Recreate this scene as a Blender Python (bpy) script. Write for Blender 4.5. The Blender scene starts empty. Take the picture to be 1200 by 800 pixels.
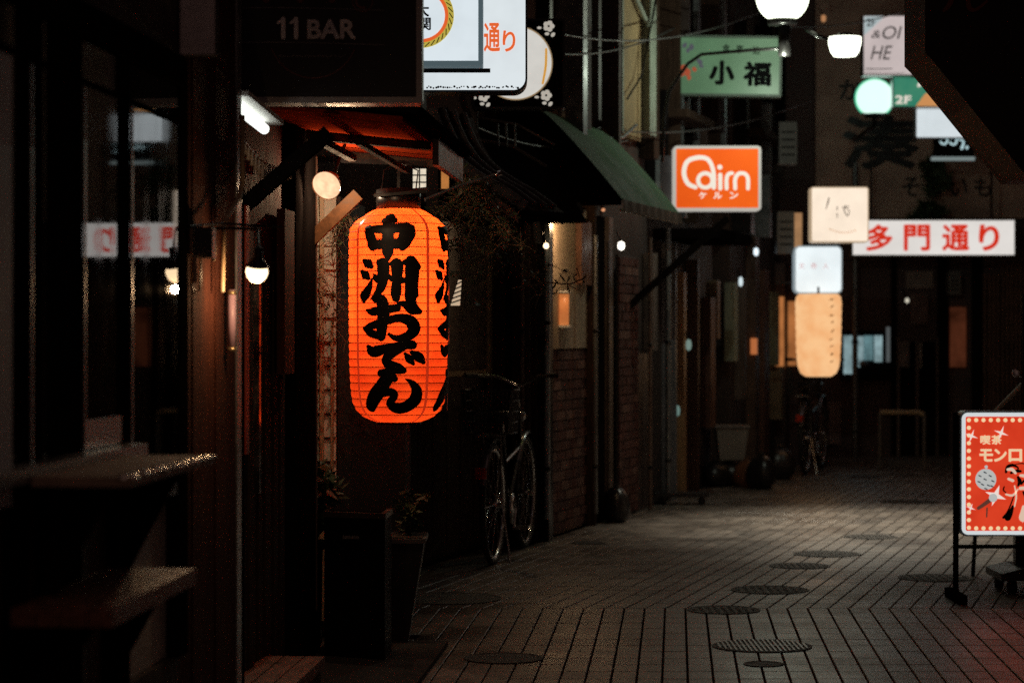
import bpy, bmesh, math, random
from mathutils import Vector, Matrix
S = bpy.context.scene
C = S.collection
R = math.radians
rnd = random.Random(7)
FP, HZ, CX, CH = 2833.0, 390.0, 600.0, 1.3      # focal length in photo pixels, horizon row, centre column, eye height

# ------------------------------------------------------------------ camera
cam = bpy.data.cameras.new('camera')
co = bpy.data.objects.new('camera', cam)
C.objects.link(co)
S.camera = co
co.location = (0, 0, CH)
co.rotation_euler = (R(90), 0, 0)
cam.sensor_width = 36
cam.lens = 85
cam.shift_y = -10 / 1200
cam.clip_start = 0.1
cam.clip_end = 500
cam.dof.use_dof = True
cam.dof.focus_distance = 10.0
cam.dof.aperture_fstop = 3.2

# ------------------------------------------------------------------ world, moon, exposure
W = bpy.data.worlds.new('World')
S.world = W
W.use_nodes = True
nt = W.node_tree
nt.nodes.clear()
sky = nt.nodes.new('ShaderNodeTexSky')
sky.sky_type = 'NISHITA'
sky.sun_disc = False
sky.sun_elevation = R(-4)
sky.sun_rotation = R(200)
glow = nt.nodes.new('ShaderNodeBackground')          # city glow on low night cloud
glow.inputs[0].default_value = (1.0, 0.54, 0.45, 1)
glow.inputs[1].default_value = 0.062
b1 = nt.nodes.new('ShaderNodeBackground')
b1.inputs[1].default_value = 0.05
ad = nt.nodes.new('ShaderNodeAddShader')
wo = nt.nodes.new('ShaderNodeOutputWorld')
nt.links.new(sky.outputs[0], b1.inputs[0])
nt.links.new(b1.outputs[0], ad.inputs[0])
nt.links.new(glow.outputs[0], ad.inputs[1])
nt.links.new(ad.outputs[0], wo.inputs[0])
ml = bpy.data.lights.new('moon', 'SUN')
ml.energy = 0.004
ml.angle = R(0.5)
ml.color = (0.8, 0.88, 1)
mo = bpy.data.objects.new('moon', ml)
C.objects.link(mo)
mo.rotation_euler = (R(35), 0, R(20))
S.view_settings.view_transform = 'Standard'
S.view_settings.look = 'None'
S.view_settings.exposure = 0
S.view_settings.gamma = 1
S.cycles.use_denoising = False      # the photograph is grainy: keep the sensor-like grain
S.cycles.max_bounces = 6
S.cycles.sample_clamp_indirect = 1.0

# ------------------------------------------------------------------ materials
MATS = {}
def mat(name, col, rough=0.7, metal=0.0, var=0.25, scale=6.0, bump=0.0, bscale=60.0, stretch=(1, 1, 1), coat=0.0, col2=None, spec=0.5):
    if name in MATS: return MATS[name]
    m = bpy.data.materials.new(name); m.use_nodes = True
    n = m.node_tree; b = n.nodes['Principled BSDF']
    b.inputs['Roughness'].default_value = rough
    b.inputs['Metallic'].default_value = metal
    b.inputs['Coat Weight'].default_value = coat
    b.inputs['Specular IOR Level'].default_value = spec
    tc = n.nodes.new('ShaderNodeTexCoord'); mp = n.nodes.new('ShaderNodeMapping')
    mp.inputs['Scale'].default_value = stretch
    n.links.new(tc.outputs['Object'], mp.inputs[0])
    no = n.nodes.new('ShaderNodeTexNoise'); no.inputs['Scale'].default_value = scale
    no.inputs['Detail'].default_value = 7; no.inputs['Roughness'].default_value = 0.65
    n.links.new(mp.outputs[0], no.inputs['Vector'])
    cr = n.nodes.new('ShaderNodeValToRGB')
    c2 = col2 or tuple(min(1, c * (1 + var)) for c in col)
    c1 = tuple(c * (1 - var) for c in col)
    cr.color_ramp.elements[0].position = 0.3; cr.color_ramp.elements[0].color = (*c1, 1)
    cr.color_ramp.elements[1].position = 0.7; cr.color_ramp.elements[1].color = (*c2, 1)
    n.links.new(no.outputs[0], cr.inputs[0]); n.links.new(cr.outputs[0], b.inputs['Base Color'])
    mr = n.nodes.new('ShaderNodeMapRange')
    mr.inputs['From Min'].default_value = .3; mr.inputs['From Max'].default_value = .7; mr.inputs['To Min'].default_value = max(0.03, rough - 0.12); mr.inputs['To Max'].default_value = min(1, rough + 0.12)
    n.links.new(no.outputs[0], mr.inputs[0]); n.links.new(mr.outputs[0], b.inputs['Roughness'])
    if bump:
        n2 = n.nodes.new('ShaderNodeTexNoise'); n2.inputs['Scale'].default_value = bscale; n2.inputs['Detail'].default_value = 4
        n.links.new(mp.outputs[0], n2.inputs['Vector'])
        bp = n.nodes.new('ShaderNodeBump'); bp.inputs['Strength'].default_value = bump; bp.inputs['Distance'].default_value = 0.01
        n.links.new(n2.outputs[0], bp.inputs['Height']); n.links.new(bp.outputs[0], b.inputs['Normal'])
    MATS[name] = m
    return m
def emi(name, col, st, mottle=0.0, scale=5.0, col2=None):
    if name in MATS: return MATS[name]
    m = bpy.data.materials.new(name); m.use_nodes = True
    n = m.node_tree; b = n.nodes['Principled BSDF']
    b.inputs['Base Color'].default_value = (*[c * 0.6 for c in col], 1)
    b.inputs['Roughness'].default_value = 0.35
    b.inputs['Emission Color'].default_value = (*col, 1)
    b.inputs['Emission Strength'].default_value = st
    if mottle:
        tc = n.nodes.new('ShaderNodeTexCoord')
        no = n.nodes.new('ShaderNodeTexNoise'); no.inputs['Scale'].default_value = scale; no.inputs['Detail'].default_value = 5
        n.links.new(tc.outputs['Object'], no.inputs['Vector'])
        cr = n.nodes.new('ShaderNodeValToRGB')
        c2 = col2 or tuple(c * (1 - mottle) for c in col)
        cr.color_ramp.elements[0].position = 0.3; cr.color_ramp.elements[0].color = (*c2, 1)
        cr.color_ramp.elements[1].position = 0.62; cr.color_ramp.elements[1].color = (*col, 1)
        n.links.new(no.outputs[0], cr.inputs[0]); n.links.new(cr.outputs[0], b.inputs['Emission Color'])
    MATS[name] = m
    return m
def m_glass(name, tint=(1, 1, 1), rough=0.02, tr=0.9, ior=1.6):
    if name in MATS: return MATS[name]
    m = bpy.data.materials.new(name); m.use_nodes = True
    n = m.node_tree; n.nodes.clear()
    o = n.nodes.new('ShaderNodeOutputMaterial'); mx = n.nodes.new('ShaderNodeMixShader'); fr = n.nodes.new('ShaderNodeFresnel')
    fr.inputs[0].default_value = ior
    t = n.nodes.new('ShaderNodeBsdfTransparent'); t.inputs[0].default_value = (*[c * tr for c in tint], 1)
    g = n.nodes.new('ShaderNodeBsdfGlossy'); g.inputs['Roughness'].default_value = rough
    tc = n.nodes.new('ShaderNodeTexCoord'); mp = n.nodes.new('ShaderNodeMapping'); mp.inputs['Scale'].default_value = (1, 1, 0.35)
    no = n.nodes.new('ShaderNodeTexNoise'); no.inputs['Scale'].default_value = 9
    n.links.new(tc.outputs['Object'], mp.inputs[0]); n.links.new(mp.outputs[0], no.inputs['Vector'])
    mr = n.nodes.new('ShaderNodeMapRange'); mr.inputs['From Min'].default_value = 0.45; mr.inputs['From Max'].default_value = 0.75
    mr.inputs['To Min'].default_value = rough; mr.inputs['To Max'].default_value = rough + 0.05
    n.links.new(no.outputs[0], mr.inputs[0]); n.links.new(mr.outputs[0], g.inputs['Roughness'])
    n.links.new(fr.outputs[0], mx.inputs[0]); n.links.new(t.outputs[0], mx.inputs[1]); n.links.new(g.outputs[0], mx.inputs[2])
    n.links.new(mx.outputs[0], o.inputs[0])
    MATS[name] = m
    return m

black = mat('black_paint', (0.010, 0.008, 0.008), 0.9, var=0.3, spec=0.0)
blackm = mat('black_metal', (0.02, 0.018, 0.018), 0.35, 0.6, var=0.3)
darkwood = mat('dark_wood', (0.045, 0.026, 0.018), 0.8, spec=0.1, var=0.5, scale=9, bump=0.3, bscale=30, stretch=(6, 6, 0.6))
redwood = mat('red_brown_wood', (0.16, 0.05, 0.025), 0.5, var=0.5, scale=8, bump=0.3, stretch=(4, 1, 4))
brownpl = mat('brown_plaster', (0.075, 0.042, 0.034), 0.75, var=0.35, scale=5, bump=0.4, bscale=90)
greypl = mat('grey_board', (0.60, 0.55, 0.48), 0.75, var=0.3, scale=5, bump=0.3, bscale=60)
facade = mat('sooty_facade', (0.05, 0.033, 0.028), 0.8, var=0.5, scale=3, bump=0.4, bscale=40, stretch=(1, 1, 0.4))
facade2 = mat('brown_facade', (0.10, 0.062, 0.048), 0.75, var=0.4, scale=3, bump=0.4, bscale=40, stretch=(1, 1, 0.4))
cream = mat('cream_stucco', (0.42, 0.33, 0.24), 0.8, var=0.22, scale=4, bump=0.3, bscale=80)
ochre = mat('ochre_wall', (0.34, 0.24, 0.12), 0.8, var=0.3, scale=4, bump=0.3)
alu = mat('aluminium', (0.42, 0.42, 0.42), 0.35, 0.9, var=0.2)
galv = mat('galvanised_pipe', (0.20, 0.21, 0.215), 0.4, 0.5, var=0.3, scale=12)
whitepaint = mat('white_paint', (0.72, 0.72, 0.70), 0.5, var=0.12)
tan = mat('tan_conduit', (0.45, 0.31, 0.17), 0.5, var=0.25, scale=12)
brickm = mat('red_brick', (0.10, 0.032, 0.023), 0.85, var=0.7, scale=7, bump=0.5, bscale=90)
brickm2 = mat('pale_brick', (0.17, 0.08, 0.06), 0.8, var=0.4, scale=7, bump=0.5, bscale=90)
mortar = mat('mortar', (0.07, 0.055, 0.05), 0.9)
rubber = mat('rubber', (0.015, 0.015, 0.015), 0.7)
chrome = mat('chrome', (0.6, 0.6, 0.6), 0.18, 1.0, var=0.1)
iron = mat('cast_iron', (0.032, 0.025, 0.020), 0.6, 0.0, spec=0.35, var=0.4, scale=20, bump=0.6, bscale=120)
twigm = mat('dry_twig', (0.17, 0.12, 0.07), 0.8, var=0.4)
leafm = mat('dark_leaf', (0.045, 0.07, 0.03), 0.5, var=0.5, scale=30)
tile = mat('roof_tile', (0.09, 0.08, 0.08), 0.7, spec=.2, var=0.4, scale=14, bump=0.3)
plas = mat('dark_plastic', (0.03, 0.028, 0.03), 0.4)

# ------------------------------------------------------------------ helpers
def tag(o, label=None, cat=None, group=None, kind=None):
    if label: o['label'] = label
    if cat: o['category'] = cat
    if group: o['group'] = group
    if kind: o['kind'] = kind
    return o
def empty(name, loc, label=None, cat=None, group=None, rz=0):
    o = bpy.data.objects.new(name, None); C.objects.link(o)
    o.location = loc; o.rotation_euler = (0, 0, rz); o.empty_display_size = 0.1
    return tag(o, label, cat, group)
def at(px, py, Y):
    return Vector(((px - CX) * Y / FP, Y, CH + (HZ - py) * Y / FP))
def wpos(o):
    v = Vector((0, 0, 0)); p = o
    while p is not None:
        v = v + p.location; p = p.parent
    return v
class MB:
    def __init__(s): s.v = []; s.f = []; s.sm = []
    def add(s, vs, fs, smooth=False):
        b = len(s.v); s.v += [Vector(v) for v in vs]
        for f in fs: s.f.append([b + i for i in f]); s.sm.append(smooth)
        return s
    def hexa(s, p):     # 8 points: bottom 4 ccw, top 4 ccw
        return s.add(p, [(3, 2, 1, 0), (4, 5, 6, 7), (0, 1, 5, 4), (1, 2, 6, 5), (2, 3, 7, 6), (3, 0, 4, 7)])
    def box(s, x0, x1, y0, y1, z0, z1):
        return s.hexa([(x0, y0, z0), (x1, y0, z0), (x1, y1, z0), (x0, y1, z0), (x0, y0, z1), (x1, y0, z1), (x1, y1, z1), (x0, y1, z1)])
    def bar(s, a, b, w, h=None, up=(0, 0, 1)):
        a = Vector(a); b = Vector(b); h = h or w; d = (b - a).normalized(); u = Vector(up)
        if abs(d.dot(u)) > 0.95: u = Vector((0, 1, 0))
        x = d.cross(u).normalized() * w / 2; z = x.cross(d).normalized() * h / 2
        return s.hexa([a - x - z, a + x - z, b + x - z, b - x - z, a - x + z, a + x + z, b + x + z, b - x + z])
    def tube(s, pts, r, n=8, caps=True, closed=False):
        pts = [Vector(p) for p in pts]; m = len(pts); rs = r if isinstance(r, (list, tuple)) else [r] * m
        vs = []; u = None
        for i, p in enumerate(pts):
            if closed: d = pts[(i + 1) % m] - pts[i - 1]
            else: d = pts[min(i + 1, m - 1)] - pts[max(i - 1, 0)]
            d.normalize()
            if u is None:
                u = d.cross(Vector((0, 0, 1)))
                if u.length < 0.05: u = d.cross(Vector((0, 1, 0)))
            u = (u - d * u.dot(d)); u.normalize(); w = d.cross(u)
            for k in range(n):
                a = 2 * math.pi * k / n
                vs.append(p + (u * math.cos(a) + w * math.sin(a)) * rs[i])
        fs = []
        for i in range(m if closed else m - 1):
            j = (i + 1) % m
            for k in range(n): fs.append((i * n + k, i * n + (k + 1) % n, j * n + (k + 1) % n, j * n + k))
        s.add(vs, fs, True)
        if caps and not closed:
            s.add(vs[:n], [tuple(range(n))[::-1]]); s.add(vs[-n:], [tuple(range(n))])
        return s
    def lathe(s, prof, o=(0, 0, 0), ax=(0, 0, 1), n=24, smooth=True):
        o = Vector(o); ax = Vector(ax).normalized(); u = ax.cross(Vector((0, 1, 0.01))).normalized(); w = ax.cross(u)
        vs = []
        for r, h in prof:
            for k in range(n):
                a = 2 * math.pi * k / n
                vs.append(o + ax * h + (u * math.cos(a) + w * math.sin(a)) * max(r, 1e-4))
        fs = []
        for i in range(len(prof) - 1):
            for k in range(n): fs.append((i * n + k, i * n + (k + 1) % n, (i + 1) * n + (k + 1) % n, (i + 1) * n + k))
        return s.add(vs, fs, smooth)
    def prism(s, poly, y0, y1, o=(0, 0, 0)):        # polygon in x,z extruded along y
        o = Vector(o); n = len(poly)
        vs = [o + Vector((x, y0, z)) for x, z in poly] + [o + Vector((x, y1, z)) for x, z in poly]
        fs = [tuple(range(n)), tuple(range(2 * n - 1, n - 1, -1))] + [(i, (i + 1) % n, n + (i + 1) % n, n + i)[::-1] for i in range(n)]
        return s.add(vs, fs)
    def build(s, name, m, parent=None, world=True, loc=None):
        off = Vector((0, 0, 0))
        if parent is not None and world: off = wpos(parent)
        if loc is not None: off = Vector(loc)
        me = bpy.data.meshes.new(name)
        me.from_pydata([v - off for v in s.v], [], s.f)
        me.polygons.foreach_set('use_smooth', s.sm)
        if m: me.materials.append(m)
        me.update()
        o = bpy.data.objects.new(name, me); C.objects.link(o)
        if loc is not None and parent is None: o.location = loc
        if parent is not None: o.parent = parent
        return o
def rrect(x0, x1, z0, z1, r, n=6):
    p = []
    for cx, cz, a0 in ((x1 - r, z0 + r, -90), (x1 - r, z1 - r, 0), (x0 + r, z1 - r, 90), (x0 + r, z0 + r, 180)):
        for k in range(n + 1):
            a = R(a0 + 90 * k / n); p.append((cx + r * math.cos(a), cz + r * math.sin(a)))
    return p
def text_mb(txt, w, h, ox, oz, y, bold=0.0, shear=0.0, mirror=False, thick=0.0015):
    cu = bpy.data.curves.new('lettering', 'FONT'); cu.body = txt; cu.size = 1; cu.shear = shear
    cu.extrude = 0.0; cu.resolution_u = 4; cu.fill_mode = 'BOTH'
    ob = bpy.data.objects.new('lettering', cu); C.objects.link(ob)
    dg = bpy.context.evaluated_depsgraph_get(); dg.update()
    me = bpy.data.meshes.new_from_object(ob.evaluated_get(dg))
    bpy.data.objects.remove(ob)
    b = MB()
    if len(me.vertices) == 0: return b
    xs = [v.co.x for v in me.vertices]; ys = [v.co.y for v in me.vertices]
    sx = w / (max(xs) - min(xs)); sy = h / (max(ys) - min(ys)) if h else sx
    cx = (max(xs) + min(xs)) / 2; cy = (max(ys) + min(ys)) / 2
    K = [(0, 0)] if bold <= 0.001 else [(0, 0)] + [(bold * 0.62 * math.cos(R(a)), bold * 0.62 * math.sin(R(a))) for a in range(22, 382, 45)]
    if bold > 0.001:
        q_ = bold * 0.62; W_, H_ = max(xs) - min(xs), max(ys) - min(ys); sx = w / (W_ + 2 * q_); sy = h / (H_ + 2 * q_) if h else sx
    for ki, (kx, ky) in enumerate(K):      # a bold weight: the same outline laid down several times
        b.add([(ox + (v.co.x - cx + kx) * sx * (-1 if mirror else 1), y - thick - ki * 0.00004, oz + (v.co.y - cy + ky) * sy) for v in me.vertices], [tuple(p.vertices) for p in me.polygons])
    bpy.data.meshes.remove(me)
    return b
def dup(o, parent=None, **kw):
    c = o.copy(); C.objects.link(c)
    if parent is not None: c.parent = parent
    for ch in list(o.children): dup(ch, c)
    return c
# facade frames: line 1 (bar side) and line 2 (shops past the bend)
T1, T2 = math.tan(R(3.88)), math.tan(R(15.2))
N1 = Vector((math.cos(R(3.88)), -math.sin(R(3.88)), 0)); N2 = Vector((math.cos(R(15.2)), -math.sin(R(15.2)), 0))
X1, X2 = -1.45, -3.9
def F1(Y, out, z, X0=X1): return Vector((X0 + T1 * Y, Y, z)) + N1 * out
def F2(Y, out, z): return Vector((X2 + T2 * Y, Y, z)) + N2 * out
def Y1(px, X0=X1): return -X0 * FP / (792 - px)
def Y2(px): return -X2 * FP / (1370 - px)
def zz(py, Y): return CH + (HZ - py) * Y / FP
def fbox(b, F, Ya, Yb, o0, o1, z0, z1):
    return b.hexa([F(Ya, o0, z0), F(Ya, o1, z0), F(Yb, o1, z0), F(Yb, o0, z0), F(Ya, o0, z1), F(Ya, o1, z1), F(Yb, o1, z1), F(Yb, o0, z1)])
def FW(Y, out, z): return F1(Y, out, z, -1.35)

# ------------------------------------------------------------------ the ground and the paving
g = MB(); g.box(-60, 60, -20, 90, -0.3, -0.035)
ground = tag(g.build('ground', mat('ground_bed', (0.02, 0.018, 0.017), 0.9)), kind='structure')
def m_paver():
    m = mat('paving_brick', (0.160, 0.133, 0.112), 0.40, spec=0.5, var=0.45, scale=1.7)
    n = m.node_tree; b = n.nodes['Principled BSDF']
    geo = n.nodes.new('ShaderNodeNewGeometry'); mp = n.nodes.new('ShaderNodeMapping'); sx = n.nodes.new('ShaderNodeSeparateXYZ')
    n.links.new(geo.outputs['Position'], sx.inputs[0])
    mu = n.nodes.new('ShaderNodeMath'); mu.operation = 'MULTIPLY'; mu.inputs[1].default_value = 2 * math.pi / 0.025
    si = n.nodes.new('ShaderNodeMath'); si.operation = 'SINE'
    n.links.new(sx.outputs['Y'], mu.inputs[0]); n.links.new(mu.outputs[0], si.inputs[0])
    no = n.nodes.new('ShaderNodeTexNoise'); no.inputs['Scale'].default_value = 180; n.links.new(geo.outputs['Position'], no.inputs['Vector'])
    ma = n.nodes.new('ShaderNodeMath'); ma.operation = 'ADD'
    n.links.new(si.outputs[0], ma.inputs[0]); n.links.new(no.outputs[0], ma.inputs[1])
    bp = n.nodes.new('ShaderNodeBump'); bp.inputs['Strength'].default_value = 0.35; bp.inputs['Distance'].default_value = 0.0012
    n.links.new(ma.outputs[0], bp.inputs['Height']); n.links.new(bp.outputs[0], b.inputs['Normal'])
    ln = b.inputs['Base Color'].links[0]; src = ln.from_socket; n.links.remove(ln)
    mr = n.nodes.new('ShaderNodeMapRange'); mr.inputs['To Min'].default_value = 0.62; mr.inputs['To Max'].default_value = 1.3
    n.links.new(geo.outputs['Random Per Island'], mr.inputs[0])
    vm = n.nodes.new('ShaderNodeVectorMath'); vm.operation = 'SCALE'; n.links.new(src, vm.inputs[0]); n.links.new(mr.outputs[0], vm.inputs['Scale'])
    # dried stains and gum spots
    st = n.nodes.new('ShaderNodeTexNoise'); st.inputs['Scale'].default_value = 9; st.inputs['Detail'].default_value = 3; n.links.new(geo.outputs['Position'], st.inputs['Vector'])
    sr = n.nodes.new('ShaderNodeMapRange'); sr.inputs['From Min'].default_value = .56; sr.inputs['From Max'].default_value = .64; sr.inputs['To Min'].default_value = 1; sr.inputs['To Max'].default_value = .5
    n.links.new(st.outputs[0], sr.inputs[0])
    v2 = n.nodes.new('ShaderNodeVectorMath'); v2.operation = 'SCALE'; n.links.new(vm.outputs[0], v2.inputs[0]); n.links.new(sr.outputs[0], v2.inputs['Scale'])
    n.links.new(v2.outputs[0], b.inputs['Base Color'])
    # world-space blotches of wear and damp, plus a tint that differs from brick to brick
    for nd in n.nodes:
        if nd.type == 'TEX_NOISE' and nd not in (no, st): n.links.new(geo.outputs['Position'], nd.inputs['Vector'])
    return m
pav = m_paver()
def paver_mb(b, x, y, w, l, t, dz=0.0, c=0.0025):
    """one brick sheared so its long joints follow the alley: x,y the near left corner"""
    def P(a, d, z): return (x + a + t * d, y + d, z)
    lo = [P(0, 0, -0.03), P(w, 0, -0.03), P(w, l, -0.03), P(0, l, -0.03)]
    mi = [P(0, 0, dz - c), P(w, 0, dz - c), P(w, l, dz - c), P(0, l, dz - c)]
    hi = [P(c, c, dz), P(w - c, c, dz), P(w - c, l - c, dz), P(c, l - c, dz)]
    fs = [(8, 9, 10, 11)]
    for k in range(4):
        j = (k + 1) % 4
        fs += [(k, j, 4 + j, 4 + k), (4 + k, 4 + j, 8 + j, 8 + k)]
    b.add(lo + mi + hi, fs)
pavement = tag(MB().box(-6, 8, 3, 24.55, -0.034, -0.030).build('pavement', mat('joint_sand', (0.03, 0.026, 0.022), 0.9)), kind='structure')
YB = 11.44
SW, SL = 0.0962, 0.195
t1b = MB(); paver_mb(t1b, 0, 0, SW - 0.0065, SL - 0.0032, T1)
proto = t1b.build('paver', pav, pavement, world=False)
near = []
rest = MB()
row = 0
y = YB - SL
while y > 3.2:
    xw = X1 + T1 * y
    k = -30
    x_line = (792 - 600) / FP * y
    for k in range(-40, 40):
        x = x_line + k * SW + 0.048
        if xw - 0.1 < x < 3.2: near.append((x, y))
    y -= SL
def key(p):
    px = 600 + FP * p[0] / p[1]; py = 390 + FP * 1.3 / p[1]
    return (not (440 < px < 1200 and py < 806), -p[1] if py > 806 else p[1])
near.sort(key=key)
for i, (x, y) in enumerate(near[:300]):
    o = proto if i == 0 else dup(proto, pavement)
    o.location = (x, y, rnd.uniform(-0.0006, 0.0006))
for x, y in near[300:]: paver_mb(rest, x, y, SW - 0.0065, SL - 0.0032, T1, rnd.uniform(-0.0006, 0.0006))
y = YB + 0.004
while y < 24.4:
    for k in range(-60, 80):
        x = 1370 - 600; x = x / FP * y + k * SW + 0.03
        if X2 + T2 * y - 0.1 < x < -0.3 + T2 * y + 1.2: paver_mb(rest, x, y, SW - 0.0065, SL - 0.0032, T2, rnd.uniform(-0.0006, 0.0006))
    y += SL
tag(rest.build('paver_field', pav, pavement, world=True), kind='stuff')

# manhole covers and drain grates let into the paving
def cover(px, py, wpx, kind, label):
    Y = CH * FP / (py - HZ); p = Vector(((px - CX) * Y / FP, Y, 0.0)); r = wpx / 2 * Y / FP
    e = empty('manhole_cover' if kind < 2 else 'drain_grate', p, label, 'manhole cover' if kind < 2 else 'drain grate', 'round iron covers let into the paving')
    b = MB(); b.lathe([(r, 0.0), (r, 0.004), (r - 0.012, 0.0042), (r - 0.014, 0.0026), (0, 0.0026)], (0, 0, 0), n=32, smooth=False)
    b.build('rim', iron, e, world=False)
    d = MB()
    if kind == 1:
        for i in range(-4, 5):
            for j in range(-4, 5):
                if math.hypot(i, j) * r / 5 < r * 0.85: d.box(i * r / 5 - r * .05, i * r / 5 + r * .05, j * r / 5 - r * .05, j * r / 5 + r * .05, 0.0028, 0.0042)
        d.build('stud_pattern', iron, e, world=False)
    elif kind == 2:
        for i in range(-9, 10):
            x = i * r / 10.5; hy = math.sqrt(max(0, (r * .93) ** 2 - x * x))
            d.box(x - r * .02, x + r * .02, -hy, hy, 0.0028, 0.0065)
        d.box(-r * .9, r * .9, -r * .03, r * .03, 0.0028, 0.006)
        d.build('grate_bars', galv if py > 700 else iron, e, world=False)
    return e
for a in [(893, 757, 117, 2, 'nearest round drain grate with bright slotted bars'),
          (895, 778, 48, 0, 'small plain black cover just in front of the nearest drain grate'),
          (848, 714.5, 86, 1, 'round cover on the seam where the two paving patterns meet'),
          (902, 691, 92, 1, 'wide dark cover just beyond the paving seam in mid alley'),
          (937, 663, 72, 1, 'dark round cover behind the wide one in mid alley'),
          (969, 649, 80, 2, 'second round drain grate, slotted, further up the lane'),
          (1020, 629, 64, 1, 'iron cover in the lit middle of the lane, next after the second drain grate'),
          (1066, 588, 70, 1, 'dark studded cover left of the red sign board, far up the lane'),
          (1013, 559, 40, 0, 'farthest cover on the left near the end wall'),
          (1096, 677, 88, 1, 'long dark cover just left of the red sign board foot'),
          (524, 701, 128, 0, 'big black cover beside the tapered planter'),
          (590, 771, 94, 0, 'plain black cover at the bottom of the picture right of the black box'),
          (690, 636, 40, 0, 'small dim cover beyond the bicycle by the brick base')]:
    cover(*a)

# ------------------------------------------------------------------ near left: the building with the stand-up counter windows
e = empty('counter_bar', FW(6, 0, 0), 'dark near bar front on the left with black window frames and reflecting panes', 'building')
b = MB(); fbox(b, FW, 2.5, 6.66, -0.14, -0.02, 0, 0.42); b.build('plinth', facade, e)
b = MB(); fbox(b, FW, 2.5, 5.96, -0.13, -0.03, 0.42, 1.02); b.build('lower_wall', brownpl, e)
b = MB(); fbox(b, FW, 5.96, 6.62, -0.12, -0.035, 0.422, 0.86); b.build('pale_panel', greypl, e)['label'] = 'pale weathered board low beside the corner post'
b = MB(); fbox(b, FW, 2.5, 6.62, -0.14, -0.01, 2.05, 7); b.build('upper_wall', facade, e)
b = MB(); fbox(b, FW, 2.5, 9, -2.2, -2.1, 0, 7); fbox(b, FW, 2.5, 2.6, -2.1, -0.14, 0, 7); b.build('room_wall', facade, e)
b = MB(); fbox(b, FW, 2.5, 7.5, -2.1, -0.14, 2.6, 2.7); b.build('room_ceiling', darkwood, e)
for (pa, pb, z0, z1, nm) in [(18, 33, 0.42, 2.05, 0), (33, 49, 1.0, 2.05, 0), (55, 95, 0.42, 2.05, 0), (138, 151, 0.42, 2.05, 0), (209, 219, 0.42, 2.05, 0)]:
    b = MB(); fbox(b, FW, Y1(pa, -1.35), Y1(pb, -1.35), -0.05, 0.003, z0, z1); b.build('frame_post', black, e)
b = MB()
fbox(b, FW, 2.5, 6.6, -0.05, 0.012, 1.97, 2.05); fbox(b, FW, 2.5, 6.6, -0.03, 0.002, 1.865, 1.88)
b.build('window_head', black, e)
b = MB(); fbox(b, FW, 5.50, 5.86, -0.04, 0.006, 1.035, 1.10); b.build('sill_rail', alu, e)
for (ya, yb) in [(2.6, 4.93), (5.145, 5.2), (5.495, 5.855), (5.965, 6.55)]:
    b = MB(); z0 = 1.02 if yb < 5.9 else 0.865
    fbox(b, FW, ya, yb, -0.012, 0.0, z0, 1.97); b.build('window_pane', m_glass('window_glass', ior=4.0), e)
b = MB(); fbox(b, FW, 2.5, 5.93, -0.08, 0.055, 1.0, 1.03); b.build('window_sill', alu, e)
b = MB(); fbox(b, FW, Y1(-12, -1.35), Y1(13, -1.35), -0.03, 0.002, 0.95, 1.86); b.build('pale_reflection', mat('pale_reflection', (.55, .58, .58), .6, var=.3), e)  # pale strip stands in for a reflection in the end pane
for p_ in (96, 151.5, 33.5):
    b = MB(); fbox(b, FW, Y1(p_, -1.35), Y1(p_ + 1.6, -1.35), 0.003, 0.007, 1.03 if p_ < 140 else .87, 1.86); b.build('frame_highlight', alu, e)  # thin pale strips added as highlights along the frame edges
# things seen dimly inside
b = MB(); fbox(b, FW, 4.0, 6.9, -1.2, -0.9, 0, 1.0); o = b.build('bar_counter', darkwood, loc=FW(5.5, -1, 0)); tag(o, 'dark drinks counter seen dimly behind the window panes', 'counter')

# corner pillar between the two bars
e = empty('corner_pillar', F1(7.1, 0, 0, -1.42), 'brown plastered corner pillar between counter bar and lantern bar', 'pillar')
FP_ = lambda Y, o, z: F1(Y, o, z, -1.42)
pp = mat('pillar_plaster', (0.075, 0.024, 0.014), 0.9, var=0.45, scale=14, bump=0.5, bscale=120, spec=.1, stretch=(1, 3, .5))
b = MB(); fbox(b, FP_, 6.665, 7.52, -0.3, 0.04, 0, 7); b.build('shaft', pp, e)
for i in range(5):
    b = MB(); Ya = 6.67 + i * .171; fbox(b, FP_, Ya, Ya + .165, 0.041, 0.05 + .004 * (i % 2), 0.0, 2.6); b.build('cladding_board', pp, e)
b = MB(); fbox(b, FP_, 7.525, 7.60, -0.3, 0.055, 0, 7); b.build('edge_trim', alu, e)

# counter boards
def counter(z, Ya, Yb, pro, thick, label, m, bright):
    e = empty('counter_board', FW((Ya + Yb) / 2, 0.06, z), label, 'counter board', 'fold-down drinking boards under the left window')
    n = 4 if not bright else 1
    for i in range(n):
        o0 = 0.058 + (pro - 0.058) * i / n; o1 = 0.058 + (pro - 0.058) * (i + 1) / n - (0.002 if n > 1 else 0)
        b = MB(); fbox(b, FW, Ya, Yb, o0, o1, z - thick, z); b.build('board' if n > 1 else 'board_top', m, e)
    for Y in (Ya + 0.08, Yb - 0.1):
        b = MB()
        p = [F for F in (FW(Y, 0.06, z - thick), FW(Y, pro * 0.8, z - thick), FW(Y, 0.06, z - 0.3))]
        q = [v + Vector((0, 0.02, 0)) for v in p]
        b.add(p + q, [(0, 1, 2), (5, 4, 3), (0, 3, 4, 1), (1, 4, 5, 2), (2, 5, 3, 0)])
        b.build('bracket', black, e)
    return e
c1 = counter(1.012, 4.85, 5.72, 0.26, 0.02, 'higher counter board with a shiny metal edge catching lamp light', mat('worn_counter', (0.36, 0.26, 0.18), 0.62, var=0.4, scale=9), True)
b = MB()
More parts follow.
